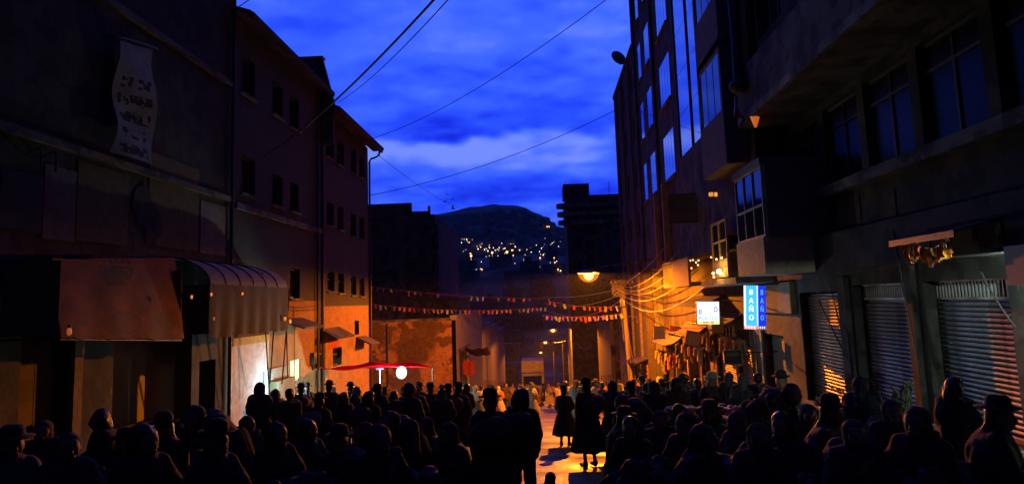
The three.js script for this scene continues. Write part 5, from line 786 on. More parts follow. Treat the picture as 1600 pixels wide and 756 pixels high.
{ // glowing squares added for the orange glare on a window
  const a = onX(XU - 0.1, 1115, 303), o = thing('added_window_glare', 'pair of small orange squares added as window glare on the dark right house front', 'lamp', [XU - 0.15, a.y, -a.d]);
  for (const [p, k] of [[1111, 0.8], [1120, 1.1]]) { const q = onD(a.d, p, 304); W(o, 'glow_piece', rbx(q.x - 0.065, q.x + 0.06, q.y - 0.06, q.y + 0.06, a.d - 0.1, a.d, 0.01), glow([1, 0.36, 0.03], k)); }
  const q = onD(a.d, 1115, 304); W(o, 'bar', bx(q.x - 0.14, XU - 0.02, q.y + 0.065, q.y + 0.09, a.d - 0.09, a.d - 0.02), M.iron);
  const bulbs = [[1076, 409, 26], [1079, 407, 26], [1083, 406, 26], [1088, 410, 25.5], [1091, 414, 25.5], [1077, 418, 26], [1081, 419, 26], [1092, 407, 25.5]];
  const s = thing('light_string', 'string of tiny warm bulbs along the lit balcony parapet', 'lights', [4.6, 3, -26]);
  const pts = bulbs.map(([x, y, d]) => P3(d, x, y)); W(s, 'cord', tube(pts, 0.008, 40, 4), M.cable); const g = new THREE.SphereGeometry(0.028, 8, 6); for (const p of pts) { const m = mesh(s, 'bulb', g, glow([1, 0.6, 0.2], 4)); m.position.copy(p).sub(s.position); }
  // bulbs and a light added as the street lamp reflected in the balcony window
  const wl = onX(4.8, 1124, 425), wo = thing('added_window_glint', 'yellow bulbs added as lamp reflections in the balcony window beside the tall blue sign', 'lamp', [4.78, wl.y, -wl.d]);
  for (const [p, y, r] of [[1124, 424, 0.07], [1127, 427, 0.05], [1115, 427, 0.04], [1116, 433, 0.03], [1120, 405, 0.025], [1128, 403, 0.025], [1112, 402, 0.02]]) { const q = onX(4.82, p, y); W(wo, 'bulb', new THREE.SphereGeometry(r, 12, 8).translate(4.82, q.y, -q.d), glow([1, 0.62, 0.18], 5)); }
  W(wo, 'bar', tube([V(4.84, wl.y + 0.1, -wl.d - 1), V(4.84, wl.y + 0.1, -wl.d + 0.9)], 0.012, 4), M.iron);
  lampLight(4.6, wl.y, -wl.d, 3.5, [1, 0.5, 0.1]);
  for (const [px, py, X, i] of [[295, 464, -7.25, 0], [326, 460, -7.28, 1], [375, 459, -7.28, 2], [330, 498, -7.25, 3], [442, 498, -7.3, 4], [450, 502, -7.3, 5], [102, 518, -7.44, 6]]) {  // added bulbs that glow in place of orange glints; no lamps hang here
    const q = onX(X, px, py), n = thing('added_glint_bulb', ['tiny orange bulb added as a glint at the corner of the brown canopy', 'tiny orange bulb added as a glint on the dark valance nearest the canopy', 'tiny orange bulb added as a glint in the middle of the dark valance', 'faint orange bulb added as a glint low on the dark valance', 'upper of two small orange bulbs added as glints at the far awning end', 'lower of two small orange bulbs added as glints at the far awning end', 'dim bulb added as an orange patch at the lower left corner of the brown canopy'][i], 'bulb', [X + 0.05, q.y, -q.d]);
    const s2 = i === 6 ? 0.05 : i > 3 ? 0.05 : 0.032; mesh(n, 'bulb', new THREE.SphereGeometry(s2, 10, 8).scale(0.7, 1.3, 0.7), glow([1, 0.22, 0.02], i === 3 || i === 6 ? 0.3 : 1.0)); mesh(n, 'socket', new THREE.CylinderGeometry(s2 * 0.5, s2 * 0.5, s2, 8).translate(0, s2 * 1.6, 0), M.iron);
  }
}
// cool tube added as the white shop's lit door edge, brightening its front, and a shop tube out of frame on the right that whitens the near shutter
{
  const a = onX(XL - 0.05, 408, 583), c = onX(XL - 0.05, 410, 632), o = thing('added_door_tube', 'upright cold blue tube added as the lit edge of the white shop doorway', 'lamp', [XL + 0.03, a.y, -a.d]);
  W(o, 'lamp_tube', new THREE.CylinderGeometry(0.035, 0.035, a.y - c.y, 10).translate(XL + 0.06, (a.y + c.y) / 2, -a.d), glow([0.35, 0.75, 1], 1.1)); W(o, 'batten', bx(XL + 0.018, XL + 0.03, c.y, a.y, a.d - 0.05, a.d + 0.05), M.paleFrame);
  lampLight(XL + 0.7, (a.y + c.y) / 2, -a.d, 9, [0.5, 0.85, 1]);
  const o2 = thing('shop_tube', 'white fluorescent tube under the overhang before the next shutter', 'lamp', [5.7, 2.2, -8.5]);
  W(o2, 'lamp_tube', new THREE.CylinderGeometry(0.02, 0.02, 0.45, 10).rotateX(Math.PI / 2).translate(5.7, 1.95, -8.5), glow([0.8, 1, 0.92], 6)); W(o2, 'reflector', [bx(5.5, 5.515, 1.6, 2.06, 7.9, 9.0), bx(5.516, 6.29, 2.0, 2.015, 7.9, 10.2), bx(5.516, 5.9, 1.6, 1.999, 7.9, 7.915)], M.paleFrame); W(o2, 'bracket', tube([V(5.8, 2.02, -8.5), V(6.3, 2.3, -8.5)], 0.015, 2), M.iron);  // unseen plates added to keep the tube light off crowd and balcony
  lampLight(5.7, 1.95, -8.5, 20, [0.75, 1, 0.9]);
}
{ // market stall with the red tarpaulin and the white lamp
  const d = 27, pl = onD(d, 593, 575), L = onD(26.3, 627, 582), c0 = P3(29, 507, 575), c1 = P3(28.6, 640, 566), c2 = P3(25.8, 684, 574), c3 = P3(26.4, 500, 577);
  const o = thing('market_stall', 'market stall under a red tarpaulin with a blinding white lamp', 'market stall', [pl.x, gy(d), -d]);
  const g = new THREE.PlaneGeometry(1, 1, 24, 12), p = g.attributes.position; for (let i = 0; i < p.count; i++) { const u = p.getX(i) + 0.5, v = p.getY(i) + 0.5, q = c3.clone().lerp(c2, u).lerp(c0.clone().lerp(c1, u), v); p.setXYZ(i, q.x, q.y - 0.12 * Math.sin(u * Math.PI) * Math.sin(v * Math.PI) + 0.1 * Math.exp(-(((u - 0.55) / 0.2) ** 2)) + 0.025 * Math.sin(u * 17 + v * 4), q.z); } g.computeVertexNormals();
  W(o, 'tarpaulin', g, new THREE.MeshPhysicalMaterial({ color: lin([0.42, 0.004, 0.016]), roughness: 1, specularIntensity: 0, transmission: 0.35, thickness: 0, side: THREE.DoubleSide }));
  for (const [x, z] of [[pl.x, -d], [c3.x + 0.1, c3.z], [c0.x + 0.1, c0.z], [c2.x - 0.2, c2.z - 0.1]]) W(o, 'pole', new THREE.CylinderGeometry(0.022, 0.022, 2.3, 8).translate(x, gy(-z) + 1.2, z), x === pl.x ? mat([0.6, 0.62, 0.66], 0.5) : M.iron);
  W(o, 'pole_bracket', [bx(pl.x - 0.12, pl.x + 0.12, pl.y - 0.06, pl.y, d - 0.04, d + 0.04)], mat([0.08, 0.12, 0.5], 0.5));
  W(o, 'table', [rbx(-8.2, -4.6, gy(d) + 0.75, gy(d) + 0.8, d - 0.9, d + 0.9), bx(-8.15, -4.65, gy(d) + 0.15, gy(d) + 0.74, d - 0.88, d - 0.86)], mat([0.2, 0.2, 0.24], 0.9, { map: TC }));
  W(o, 'lamp_bulb', new THREE.SphereGeometry(0.2, 18, 12).scale(0.95, 1.1, 0.95).translate(L.x, L.y, -26.3), glow([0.8, 1, 0.86], 1.7));
  W(o, 'lamp_cord', tube([V(L.x, L.y + 0.16, -26.3), V(L.x, L.y + 0.42, -26.4)], 0.01, 2), M.cable);
  lampLight(L.x, L.y, -26.3, 42, [0.86, 1, 0.82]);
  for (let i = 0; i < 9; i++) { const x = -7.9 + i * 0.36, t = thing('goods_pile', 'small pile of goods on the table of the red roofed stall', 'goods', [x, gy(d) + 0.8, -d + 0.3], 'goods on the red roofed stall'); mesh(t, 'sack', fieldMesh([[0, 0.06, 0, 0.1, 0.05, 0.1, 0.04, 0.08], [0, 0.16, 0, 0.03, 0.01, 0.24, 0.01, 0.05]], [-0.3, -0.1, -0.3], 0.6, 28, 0.02), mat([[0.4, 0.4, 0.45], [0.1, 0.2, 0.4], [0.4, 0.1, 0.1], [0.5, 0.45, 0.3]][i % 4], 0.7)); mesh(t, 'tie', new THREE.TorusGeometry(0.04, 0.008, 6, 14).rotateX(1.57).translate(0.005, 0.19, 0.005), M.cable); }
}
// ---------------------------------------------------------------- truck at the end of the lit street
{
  const d = 62, x = onD(d, 832, 590).x, y = gy(d) + 0.03, w = 0.95, o = thing('parked_truck', 'pale box truck facing uphill at the end of the lit street', 'truck', [x, y, -d]);
  const cr = mat([0.75, 0.62, 0.36], 0.85, { map: TP });
  W(o, 'cargo_box', [rbx(x - w, x + w, y + 0.9, y + 3.35, d + 1.7, d + 5.5, 0.05)], cr);
  W(o, 'cab', [rbx(x - 0.9, x + 0.9, y + 0.55, y + 1.45, d, d + 1.6, 0.08), rbx(x - 0.88, x + 0.88, y + 2.2, y + 2.42, d + 0.35, d + 1.6, 0.06), rbx(x - 0.88, x - 0.76, y + 1.42, y + 2.25, d + 0.3, d + 0.5, 0.03), rbx(x + 0.76, x + 0.88, y + 1.42, y + 2.25, d + 0.3, d + 0.5, 0.03)], mat([0.6, 0.56, 0.26], 0.75, { map: TP }));
  W(o, 'windscreen', metric(new THREE.BoxGeometry(1.54, 0.85, 0.03).rotateX(-0.12).translate(x, y + 1.82, -d - 0.36)), M.pane);
  W(o, 'bumper', rbx(x - 0.92, x + 0.92, y + 0.38, y + 0.56, d - 0.1, d + 0.05, 0.03), M.iron); W(o, 'grille', bx(x - 0.5, x + 0.5, y + 0.7, y + 1.0, d - 0.02, d - 0.001), M.dark);
  for (const s of [-1, 1]) { W(o, 'headlight', new THREE.CylinderGeometry(0.12, 0.12, 0.06, 16).rotateX(1.57).translate(x + s * 0.68, y + 0.85, -d + 0.02), mat([0.4, 0.4, 0.36], 0.15)); W(o, 'wing_mirror', rbx(x + s * 1.02 - 0.06, x + s * 1.02 + 0.06, y + 1.5, y + 1.85, d + 0.2, d + 0.26, 0.02), M.iron); for (const q of [0.7, 4.6]) { const t = W(o, 'wheel', new THREE.TorusGeometry(0.29, 0.11, 10, 22).rotateY(1.57).translate(x + s * 0.8, y + 0.4, -d - q), M.dark); W(t, 'rim', new THREE.CylinderGeometry(0.2, 0.2, 0.12, 16).rotateZ(1.57).translate(x + s * 0.8, y + 0.4, -d - q), M.steel); } }
}
// ---------------------------------------------------------------- hillside lights and birds
{
  const g = new THREE.LatheGeometry([[0.02, -2.5], [0.05, 0], [0.12, 0.5], [0.85, 0.8], [1, 1.5], [0.7, 2.1], [0.001, 2.3]].map((p) => new THREE.Vector2(...p)), 8);
  const mk = (c, k) => glow(c, k), mats = [mk([1, 0.72, 0.38], 4), mk([1, 0.4, 0.08], 6), mk([0.85, 0.9, 1], 3), mk([1, 0.3, 0.06], 2.2)];
  const spots = [[702, 363, 1, 2], [705, 367, 1, 2], [727, 370, 1.2, 1], [725, 374, .9, 0], [721, 379, .9, 0], [729, 374, 1, 0], [733, 379, 1, 0], [738, 375, .9, 0], [729, 384, 1.2, 1], [732, 385, 1.5, 1], [747, 389, 1.2, 0], [751, 386, 1, 1], [735, 397, 2.2, 1], [736, 400, 2.2, 1], [757, 390, 1.1, 0], [762, 392, 1, 0], [769, 395, 2.2, 1], [771, 387, .9, 2], [774, 391, .8, 0], [780, 387, .9, 0], [784, 380, .8, 2], [789, 388, 1, 0], [792, 394, 2.4, 1], [795, 391, 1.1, 0], [788, 398, 1.2, 1], [796, 382, .8, 2], [800, 391, 1.4, 1], [801, 388, 1, 0], [805, 385, .9, 2], [812, 391, 1, 0], [823, 390, .9, 0], [830, 394, .9, 0], [833, 390, .8, 2], [838, 383, .9, 0], [843, 393, .8, 2], [846, 388, .9, 2], [850, 382, .9, 0], [849, 398, 1.2, 1], [844, 403, 1.4, 1], [852, 396, .9, 0], [856, 392, .9, 0], [858, 397, .9, 2], [863, 380, .9, 2], [866, 391, .9, 0], [869, 397, 1.2, 1], [873, 385, .8, 2], [873, 390, 1, 0], [876, 376, .9, 0], [862, 386, .9, 0], [866, 403, 1.1, 1], [867, 410, 1.2, 1], [870, 408, .9, 0], [855, 354, 1.2, 1], [858, 354, 1, 1], [861, 353, .9, 0], [867, 356, .9, 0], [778, 400, .9, 0], [802, 399, 1, 1], [764, 386, .8, 2], [690, 408, 1.6, 1], [694, 406, 1.4, 1], [697, 407, 1.8, 1], [700, 406, 1.3, 0], [701, 410, 1.2, 3], [696, 412, 1.2, 3], [717, 414, 1.6, 1], [720, 415, 1.4, 1], [752, 409, .8, 2], [751, 420, 1.5, 3], [753, 421, 1.2, 1], [744, 421, .7, 2], [698, 438, 1.4, 1], [702, 437, 1.4, 0], [704, 438, 1, 1], [813, 410, .7, 2], [828, 411, .7, 2], [833, 415, .8, 2], [831, 420, 1.8, 1], [843, 417, 1.1, 1], [854, 419, .9, 2], [799, 426, 1.4, 3], [872, 421, 1.2, 1], [876, 423, 1.2, 0]];
  for (let i = 0; i < 70; i++) { const t = rnd(); spots.push([692 + 182 * t + rr(-3, 3), 366 + 26 * t * (1 - t) * 2 + rr(0, 1) * rr(0, 1) * 50, rr(0.45, 0.75), i % 3 ? 0 : 2]); }
  const place = (px, py) => { const r = sight(px, py); let hit = null; for (let d = 230; d < 1080; d += 3) { const x = r.x * d / -r.z, y = 1.6 + r.y * d / -r.z; if (y < Math.max(lowHill(x, d), d > 405 ? farHill(x, d) : -99) + 2.5) { hit = [x, y, d]; break; } } return hit; };
  for (const [px, py, s, k] of spots) { const h = place(px, py); if (!h) continue; const o = mesh(scene, 'hillside_lamp', g, mats[k]); const z = s * h[2] / 1000 * 0.62; o.scale.setScalar(z); o.position.set(h[0], h[1] - z * 1.2, -h[2]); tag(o, k === 2 ? 'tiny bluish white lamp among the lights on the dark hillside' : k === 0 ? 'tiny pale yellow lamp among the lights on the dark hillside' : k === 1 ? 'small orange lamp among the lights on the dark hillside' : 'dim reddish lamp low on the dark hillside', 'hillside lamp', ['pale yellow hillside lamps', 'orange hillside lamps', 'bluish white hillside lamps', 'dim reddish hillside lamps'][k]); }
  const hh = new THREE.InstancedMesh(new THREE.BoxGeometry(1, 1, 1), mat([1, 1, 1], 0.95), 900); hh.name = 'hillside_houses'; hh.userData.kind = 'stuff'; const mm = new THREE.Matrix4(), cc = new THREE.Color();
  for (let i = 0; i < 900; i++) { const d = 500 + 330 * Math.pow(rnd(), 1.3), x = rr(-0.22, 0.14) * d, w = rr(5, 10), h = rr(2, 4.5); mm.compose(V(x, farHill(x, d) + h * 0.3, -d), new THREE.Quaternion().setFromAxisAngle(V(0, 1, 0), rr(0, 3)), V(w, h, rr(5, 10))); hh.setMatrixAt(i, mm); const k = rr(0.6, 1.3); hh.setColorAt(i, cc.setRGB(0.22 * k, 0.14 * k, 0.1 * k)); }
  scene.add(hh);
  const bird = () => { const b = new THREE.SphereGeometry(0.1, 10, 8).scale(0.8, 0.8, 1.9).toNonIndexed(), hd = new THREE.SphereGeometry(0.06, 8, 6).translate(0, 0.05, 0.2).toNonIndexed(); const o = new THREE.Group(); mesh(o, 'body', join([b, hd]), M.cable); for (const s of [-1, 1]) { const sh = new THREE.Shape([[0, -0.1], [s * 0.28, -0.06], [s * 0.52, -0.16], [s * 0.3, 0.1], [0, 0.12]].map((p) => new THREE.Vector2(...p))), w = mesh(o, 'wing', new THREE.ExtrudeGeometry(sh, { depth: 0.015, bevelEnabled: false }).rotateX(Math.PI / 2), M.cable); w.rotation.z = s * 0.5; w.position.set(s * 0.05, 0.03, 0); } mesh(o, 'tail', bx(-0.05, 0.05, -0.01, 0.01, 0.17, 0.36), M.cable); return o; };
  const b0 = bird(); [[698, 304, 1], [707, 311, 1], [695, 315, 1], [708, 326, 1], [762, 347, 0], [768, 351, 0], [778, 357, 0], [764, 363, 0], [789, 363, 0], [799, 369, 0]].forEach(([px, py, hi], i) => { const d = 78 + (i * 7) % 13, q = onD(d, px, py), o = i ? b0.clone() : b0; o.name = numbered('bird'); scene.add(o); o.position.set(q.x, q.y, -d); o.rotation.set(0.1, rr(-1.5, 1.5), rr(-0.7, 0.7)); o.scale.setScalar(rr(0.75, 1.05)); tag(o, hi ? 'small dark bird flying against the sky just above the hill crest' : 'small dark bird flying in front of the blue hillside', 'bird', hi ? 'birds against the sky' : 'birds before the hillside'); });
}

// ---------------------------------------------------------------- the crowd
const BACK = Math.PI, XD = (d, px) => onD(d, px, 600).x;
// the people one can tell apart; px is where they stand in the photograph at depth d
const main = [
  ['carrier', 'person with a big back bundle walking away down the middle of the road', 8.9, 765, BACK + 0.15, { s: 0.92 }],
  ['porter', 'broad bareheaded person in dark clothes walking beside the bundle carrier', 9.4, 812, BACK - 0.1, { s: 0.94 }],
  ['woman', 'person in wide knee length skirt standing alone on the lit road', 19.6, 880, BACK - 0.2, { s: 0.92 }],
  ['carrier', 'tall person in long dark skirt standing on the lit road beside the lone skirted one', 14.6, 916, BACK + 0.5, { s: 1.0 }],
  ['scarfed', 'person in dark shawl just right of the tall skirted one', 15.5, 957, BACK - 0.4, { s: 1 }],
  ['bare', 'thick haired person in dark clothes standing before the near shutter', 8.4, 1490, BACK - 0.9, { s: 0.87 }],
  ['scarfed', 'hooded person bent under a shawl before the middle shutter', 9.6, 1345, BACK - 0.6, { s: 0.9 }],
  ['seated', 'seated vendor in a greyish pink shawl in the near right crowd', 8.2, 1290, 0.9, { s: 1.1, up: 0.15 }],
  ['vendor', 'seated vendor in a pale shawl at the bottom left corner', 7.0, 20, 0.9, { s: 1.1, tint: { shawl: '0.14,0.13,0.13' } }],
  ['vendor', 'seated vendor with light sleeve low on the left before the dark shop', 8.6, 195, 1.3, { s: 1.1, tint: { shawl: '0.09,0.07,0.06' } }],
  ['walker', 'person with a backpack in front of the white shop wall', 14.8, 452, BACK + 0.7, { s: 0.94 }],
  ['carrier', 'person with a grey domed back bundle left of the stall', 13.0, 498, BACK - 0.3, { s: 0.92, tint: { back_bundle: '0.2,0.19,0.18' } }],
  ['woman', 'person in a bowler hat before the orange house front', 18.5, 514, BACK + 0.2, { s: 1.02 }],
  ['bare', 'tall bareheaded person before the stall table, nearest to the stall pole', 17.2, 588, BACK - 0.2, { s: 1.05 }],
  ['scarfed', 'person in a grey blue headscarf lit by the stall lamp', 19.5, 556, 1.2, { s: 0.96, tint: { head_scarf: '0.3,0.34,0.4' } }],
  ['man', 'person in a dark cap below the white stall lamp', 18.2, 632, BACK, { s: 1 }],
  ['woman', 'person in a tall dark hat just right of the white stall lamp', 19.0, 672, BACK + 0.3, { s: 1.02 }],
  ['shopper', 'person with a shopping bag before the peeling orange wall', 18.6, 700, BACK - 0.4, { s: 1.0 }],
  ['scarfed', 'person in an orange lit pale shawl beside the red cloth doorway', 30, 742, 0.3, { s: 1.0, tint: { shawl: '0.4,0.3,0.22', head_scarf: '0.4,0.3,0.2' } }],
  ['shopper', 'person carrying a pale bag in the lit far middle of the road', 33, 830, 0.2, { s: 1, tint: { shawl: '0.35,0.28,0.2', skirt: '0.3,0.24,0.18' } }],
  ['bender', 'person bending over goods at the far right roadside', 28, 978, 1.4, { s: 1, tint: { jacket: '0.35,0.12,0.06' } }],
  ['man', 'person in a cap before the orange lit right doorways', 26, 1042, BACK, { s: 1.04 }],
  ['walker', 'person with a backpack walking before the shop door posts', 24, 1072, BACK + 0.3, { s: 1.02 }],
  ['scarfed', 'large dark hooded figure below the small black board sign', 15.5, 1162, BACK - 0.3, { s: 0.97 }],
  ['vendor', 'seated vendor in a pale brimmed hat below the rolled orange shutter', 17.6, 1112, 0.4, { s: 1.2, up: 0.3, tint: { hat: '0.5,0.4,0.25' } }],
  ['seated', 'seated vendor before the dark doorway beside the blue sign', 14.5, 1222, -0.4, { s: 1.15, up: 0.3 }],
];
for (const [k, label, d, px, turn, o] of main) person(k, label, XD(d, px), d, turn, o);
// the rest of the crowd, in knots that nothing tells apart
const knots = [
  ['dark clothed person standing in the crowd on the left side of the road', 'crowd on the left side of the road', ['scarfed', 'carrier', 'bare', 'woman', 'porter', 'walker', 'scarfed', 'shopper'],
    [[430, 16.5], [470, 19], [535, 15.5], [548, 21], [600, 21.5], [615, 15.2], [648, 16.3], [655, 22], [690, 15.5], [716, 17], [728, 21], [480, 22.5], [575, 13.6], [640, 13], [405, 14.5], [690, 23.5], [520, 24]]],
  ['dark clothed person seated or stooping low in the left foreground crowd', 'low figures in the left foreground', ['wrapped', 'squat', 'longhair', 'seated', 'wrapped', 'bender'],
    [[70, 9.5], [110, 7.2], [160, 11], [260, 9.4], [300, 12], [345, 9], [385, 11.5], [430, 8.6], [480, 10.2], [530, 8.4], [570, 10], [630, 8.8], [665, 10.6], [700, 9], [225, 7], [335, 7.1], [590, 7.3]]],
  ['dark clothed person standing in the crowd on the right side of the road', 'crowd on the right side of the road', ['carrier', 'porter', 'scarfed', 'bare', 'woman', 'walker'],
    [[986, 15], [1010, 18.5], [1022, 14], [1056, 16], [1068, 20], [1090, 18], [1004, 23], [980, 21], [1140, 17.5], [1108, 22], [1035, 22], [1185, 17]]],
  ['dark clothed person seated or stooping low in the right foreground crowd', 'low figures in the right foreground', ['longhair', 'wrapped', 'squat', 'vendor', 'wrapped', 'bender', 'longhair'],
    [[985, 9.5], [1030, 10.8], [1070, 8.8], [1110, 11], [1150, 9], [1190, 11.5], [1220, 8.2], [1262, 10.5], [1390, 8.8], [1430, 7.2], [1550, 7], [1330, 7.1], [1000, 12.6], [1060, 13], [1130, 13.4], [1200, 13.6], [1090, 7.2], [970, 11.5], [1180, 7]]],
];
for (const [label, group, kinds, spots] of knots) spots.forEach(([px, d], i) => { const pal = [D1, D2, D3, D4, D6, '0.06,0.04,0.05', '0.05,0.05,0.05']; person(kinds[i % kinds.length], label, XD(d, px), d, (group.includes('low') ? rr(-1.2, 1.2) : BACK + rr(-0.9, 0.9)), { s: rr(0.94, 1.06) * (group.includes('low') ? 1.12 : 1), up: group.includes('low') && Math.abs(px - 800) > 330 ? 0.05 : 0, group, tint: { jacket: pal[i % 7], shawl: pal[(i * 3 + 1) % 7], skirt: pal[(i * 5 + 2) % 7], trousers: pal[(i + 4) % 7] } }); });
{ // far, lit by the lamps
  const spots = [[752, 38], [764, 46], [778, 36], [790, 44], [800, 52], [812, 40], [822, 47], [838, 55], [848, 62], [858, 50], [872, 42], [884, 34], [893, 48], [905, 38], [918, 44], [930, 34], [942, 40], [955, 36], [968, 44], [990, 33], [1000, 40], [1015, 34], [1030, 38], [785, 60], [868, 70], [770, 30], [815, 34], [900, 29], [940, 27]];
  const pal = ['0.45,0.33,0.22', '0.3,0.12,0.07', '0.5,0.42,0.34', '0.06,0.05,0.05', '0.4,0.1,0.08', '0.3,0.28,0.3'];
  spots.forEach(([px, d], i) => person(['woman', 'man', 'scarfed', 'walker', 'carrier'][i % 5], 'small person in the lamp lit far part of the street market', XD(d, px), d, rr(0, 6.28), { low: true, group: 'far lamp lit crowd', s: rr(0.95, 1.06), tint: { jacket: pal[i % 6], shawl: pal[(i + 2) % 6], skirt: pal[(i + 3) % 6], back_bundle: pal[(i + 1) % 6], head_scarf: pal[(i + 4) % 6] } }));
}
// ---------------------------------------------------------------- goods on the ground
{
  const bundle = (label, x, d, s, c, group, sx = 1) => { const o = thing('cloth_bundle', label, 'bundle', [x, gy(d) + 0.05, -d], group); const k = Math.floor(rr(0, 99)); mesh(o, 'wrap', folds(fieldMesh([[-0.3 * sx, 0.2, 0, 0.22, 0.25 * sx, 0.24, 0.06, 0.24], [-0.1, 0.3, -0.1, 0.2, 0.1, 0.36, 0.05, 0.16], [0.1, 0.45, 0, 0.05, 0.22, 0.56, 0.06, 0.07], [-0.02, 0.46, 0, 0.05, -0.16, 0.55, -0.05, 0.06]], [-0.9, -0.2, -0.9], 1.8, 56, 0.05), 0.09, 6 + k * 0.03, 5), mat(c, 0.8, { map: TC })); mesh(o, 'knot', new THREE.TorusGeometry(0.07, 0.03, 8, 16).rotateX(1.3).translate(0.05, 0.45, 0), mat(c, 0.8)); o.scale.setScalar(s); o.rotation.y = k; return o; };
  const put = (px, py, d) => { const q = onD(d, px, py); return [q.x, q.y]; };
  const crate = (label, x, d, w, h, c, group, up = 0.05) => { const o = thing('wooden_crate', label, 'crate', [x, gy(d) + up, -d], group), m = mat(c, 0.8, { map: TG }); for (let i = 0; i < 4; i++) for (const z of [-1, 1]) mesh(o, 'slat', metric(new THREE.BoxGeometry(w, h / 4 - 0.02, 0.014)), m).position.set(0, h * (i + 0.5) / 4, z * w * 0.35); for (let i = 0; i < 4; i++) for (const z of [-1, 1]) mesh(o, 'end_slat', metric(new THREE.BoxGeometry(0.014, h / 4 - 0.02, w * 0.68)), m).position.set(z * (w / 2 - 0.01), h * (i + 0.5) / 4, 0); mesh(o, 'bottom', metric(new THREE.BoxGeometry(w - 0.03, 0.014, w * 0.66)).translate(0, 0.012, 0), m); o.rotation.y = rr(-0.4, 0.4); return o; };
  // lit tops on the right
  const lit = [['bread_tray', 'tray heaped with orange lit loaves in the right crowd', 13.2, 1062, 642, 0.62, [0.6, 0.42, 0.18]], ['bread_tray', 'flat tray of loaves catching orange light before the dark doorway', 12.4, 1150, 643, 0.62, [0.5, 0.3, 0.2]]];
  for (const [n, label, d, px, py, w, c] of lit) { const [x, y] = put(px, py, d), o = thing(n, label, 'tray', [x, y - 0.12, -d]); mesh(o, 'tray', metric(new RoundedBoxGeometry(w, 0.06, 0.5, 2, 0.02)), M.wood); mesh(o, 'stand', join([[-1, -1], [1, -1], [-1, 1], [1, 1]].map(([a, b]) => new THREE.BoxGeometry(0.04, y - gy(d), 0.04).translate(a * w * 0.4, -(y - gy(d)) / 2, b * 0.2))), M.wood); const g = new THREE.SphereGeometry(0.06, 12, 8).scale(1.4, 0.75, 1); for (let i = 0; i < 34; i++) { const m = mesh(o, 'loaf', g, mat(c, 0.55)); m.position.set(rr(-w / 2 + 0.05, w / 2 - 0.05), 0.06 + (i % 3) * 0.05, rr(-0.2, 0.2)); m.rotation.y = rr(0, 3); } }
  const sheetG = (w, l) => { const g = new THREE.PlaneGeometry(w, l, 16, 12).rotateX(-Math.PI / 2), p = g.attributes.position; for (let i = 0; i < p.count; i++) p.setY(i, 0.05 * Math.sin(p.getX(i) * 9) * Math.cos(p.getZ(i) * 7) - 0.35 * Math.pow(Math.max(0, Math.hypot(p.getX(i) / w * 2, p.getZ(i) / l * 2) - 0.55), 1.4)); g.computeVertexNormals(); return g; };
  for (const [label, d, px, py, w, l, ry, c] of [['crumpled shiny plastic sheet over goods below the rolled shutters', 10.6, 1158, 681, 0.7, 0.5, 0.5, [0.3, 0.2, 0.15]], ['shiny plastic sheet over a low heap in the near right foreground', 9.0, 1052, 716, 0.7, 0.35, -0.5, [0.3, 0.18, 0.12]], ['bluish plastic sheet over a heap under the stall lamp', 20, 628, 634, 0.5, 0.4, 0.3, [0.12, 0.25, 0.45]], ['pale plastic bag top shining in the left crowd', 15.2, 446, 642, 0.35, 0.3, 0, [0.6, 0.62, 0.6]]]) {
    const [x, y] = put(px, py, d), o = thing('plastic_sheet', label, 'sheet', [x, y, -d]); mesh(o, 'sheet', sheetG(w, l), new THREE.MeshPhysicalMaterial({ color: lin(c), roughness: 0.28, side: THREE.DoubleSide })); const hh = y - gy(d) - 0.1; mesh(o, 'heap', fieldMesh([[0, -hh * 0.5, 0, hh * 0.5, 0, -0.2, 0, w * 0.3], [-w * 0.2, -0.25, 0, 0.12, w * 0.2, -0.25, 0, 0.12]], [-0.8, -1.45, -0.8], 1.6, 44, 0.04), mat([0.05, 0.04, 0.035], 0.9, { map: TC })); o.rotation.y = ry; }
  const bl = [['dark cloth bundle of wares on the ground of the left foreground', 'bundles in the left foreground', [[140, 8], [250, 10.6], [400, 9.6], [455, 7.6], [560, 8], [650, 7.6], [320, 8.2], [610, 11.4]]], ['dark cloth bundle of wares on the ground of the right foreground', 'bundles in the right foreground', [[1010, 8.4], [1045, 9.8], [1130, 8.2], [1170, 10.2], [1250, 9], [1360, 10], [1400, 7.4], [1470, 7], [1240, 7.2], [1095, 9.8]]]];
  for (const [label, group, sp] of bl) sp.forEach(([px, d], i) => bundle(label, XD(d, px), d, rr(0.95, 1.45), [[0.06, 0.05, 0.05], [0.09, 0.05, 0.05], [0.05, 0.055, 0.07], [0.1, 0.09, 0.085]][i % 4], group));
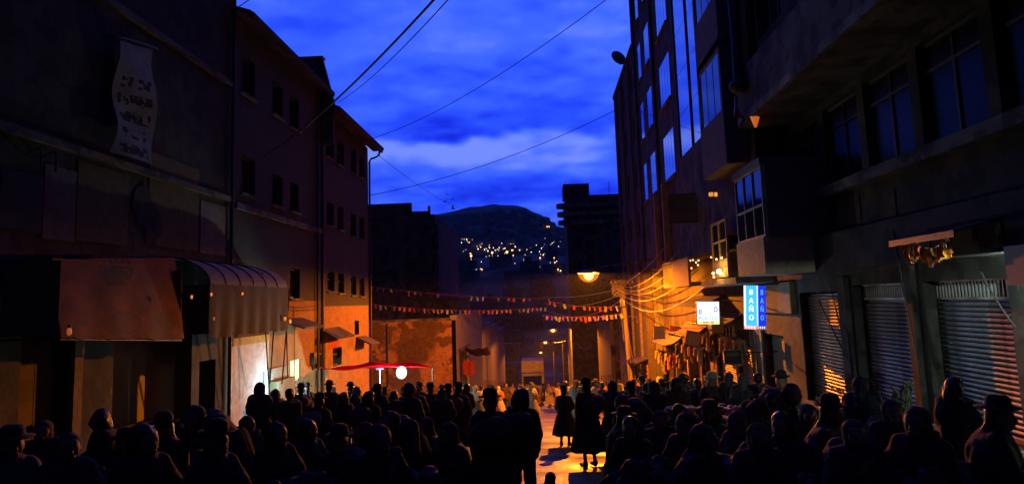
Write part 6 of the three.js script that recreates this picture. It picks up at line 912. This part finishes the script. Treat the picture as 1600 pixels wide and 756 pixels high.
  const cl = [['pale box shaped crate among the low figures on the left', [[272, 9.8], [290, 8.6]], [0.18, 0.16, 0.15], 'crates on the left'], ['slatted crate of wares on the ground by the right shutters', [[1300, 9.2], [1420, 9.6], [1150, 11.6]], [0.14, 0.1, 0.07], 'crates by the shutters']];
  for (const [label, sp, c, group] of cl) sp.forEach(([px, d]) => crate(label, XD(d, px), d, 0.6, 0.38, c, group));
  const fr = thing('flower_bucket', 'bucket of tall dark leafy stems before the middle shutter', 'plant', [XD(10.4, 1402), gy(10.4) + 0.15, -10.4]);
  mesh(fr, 'bucket', new THREE.LatheGeometry([[0.001, 0], [0.14, 0], [0.18, 0.3], [0.19, 0.31], [0.17, 0.3], [0.135, 0.02]].map((p) => new THREE.Vector2(...p)), 20), mat([0.08, 0.09, 0.12], 0.5));
  for (let i = 0; i < 16; i++) { const a = i * 2.4, r = 0.1 + 0.22 * h3(i, 2, 2), h = 1.0 + 0.35 * h3(i, 5, 1); const st = mesh(fr, 'stem', tube([V(0, 0.1, 0), V(r * 0.4 * Math.cos(a), h * 0.6, r * 0.4 * Math.sin(a)), V(r * Math.cos(a), h, r * Math.sin(a))], 0.008, 8, 4), mat([0.03, 0.05, 0.02], 0.8)); for (let k = 0; k < 5; k++) { const t = 0.5 + k * 0.12, lf = mesh(st, 'leaf', new THREE.SphereGeometry(0.06, 6, 4).scale(0.35, 1.6, 0.12), mat([0.03, 0.05, 0.02], 0.8)); lf.position.set(r * t * t * Math.cos(a) + rr(-0.03, 0.03), h * t, r * t * t * Math.sin(a) + rr(-0.03, 0.03)); lf.rotation.set(rr(-1, 1), rr(0, 6), rr(-1, 1)); } }
  const mp = thing('round_parcel', 'dark round parcel set on the lit road beside the walking pair', 'parcel', [XD(8.6, 852), gy(8.6) + 0.03, -8.6]); mesh(mp, 'parcel', fieldMesh([[0, 0.16, 0, 0.13, 0, 0.36, 0.02, 0.11], [0, 0.44, 0, 0.04, 0.02, 0.54, 0, 0.06]], [-0.4, -0.1, -0.4], 0.8, 40, 0.03), mat([0.03, 0.028, 0.03], 0.85, { map: TC })); mesh(mp, 'tie', new THREE.TorusGeometry(0.06, 0.015, 6, 16).rotateX(1.57).translate(0.005, 0.46, 0), M.cable);
}
renderer.render(scene, camera);
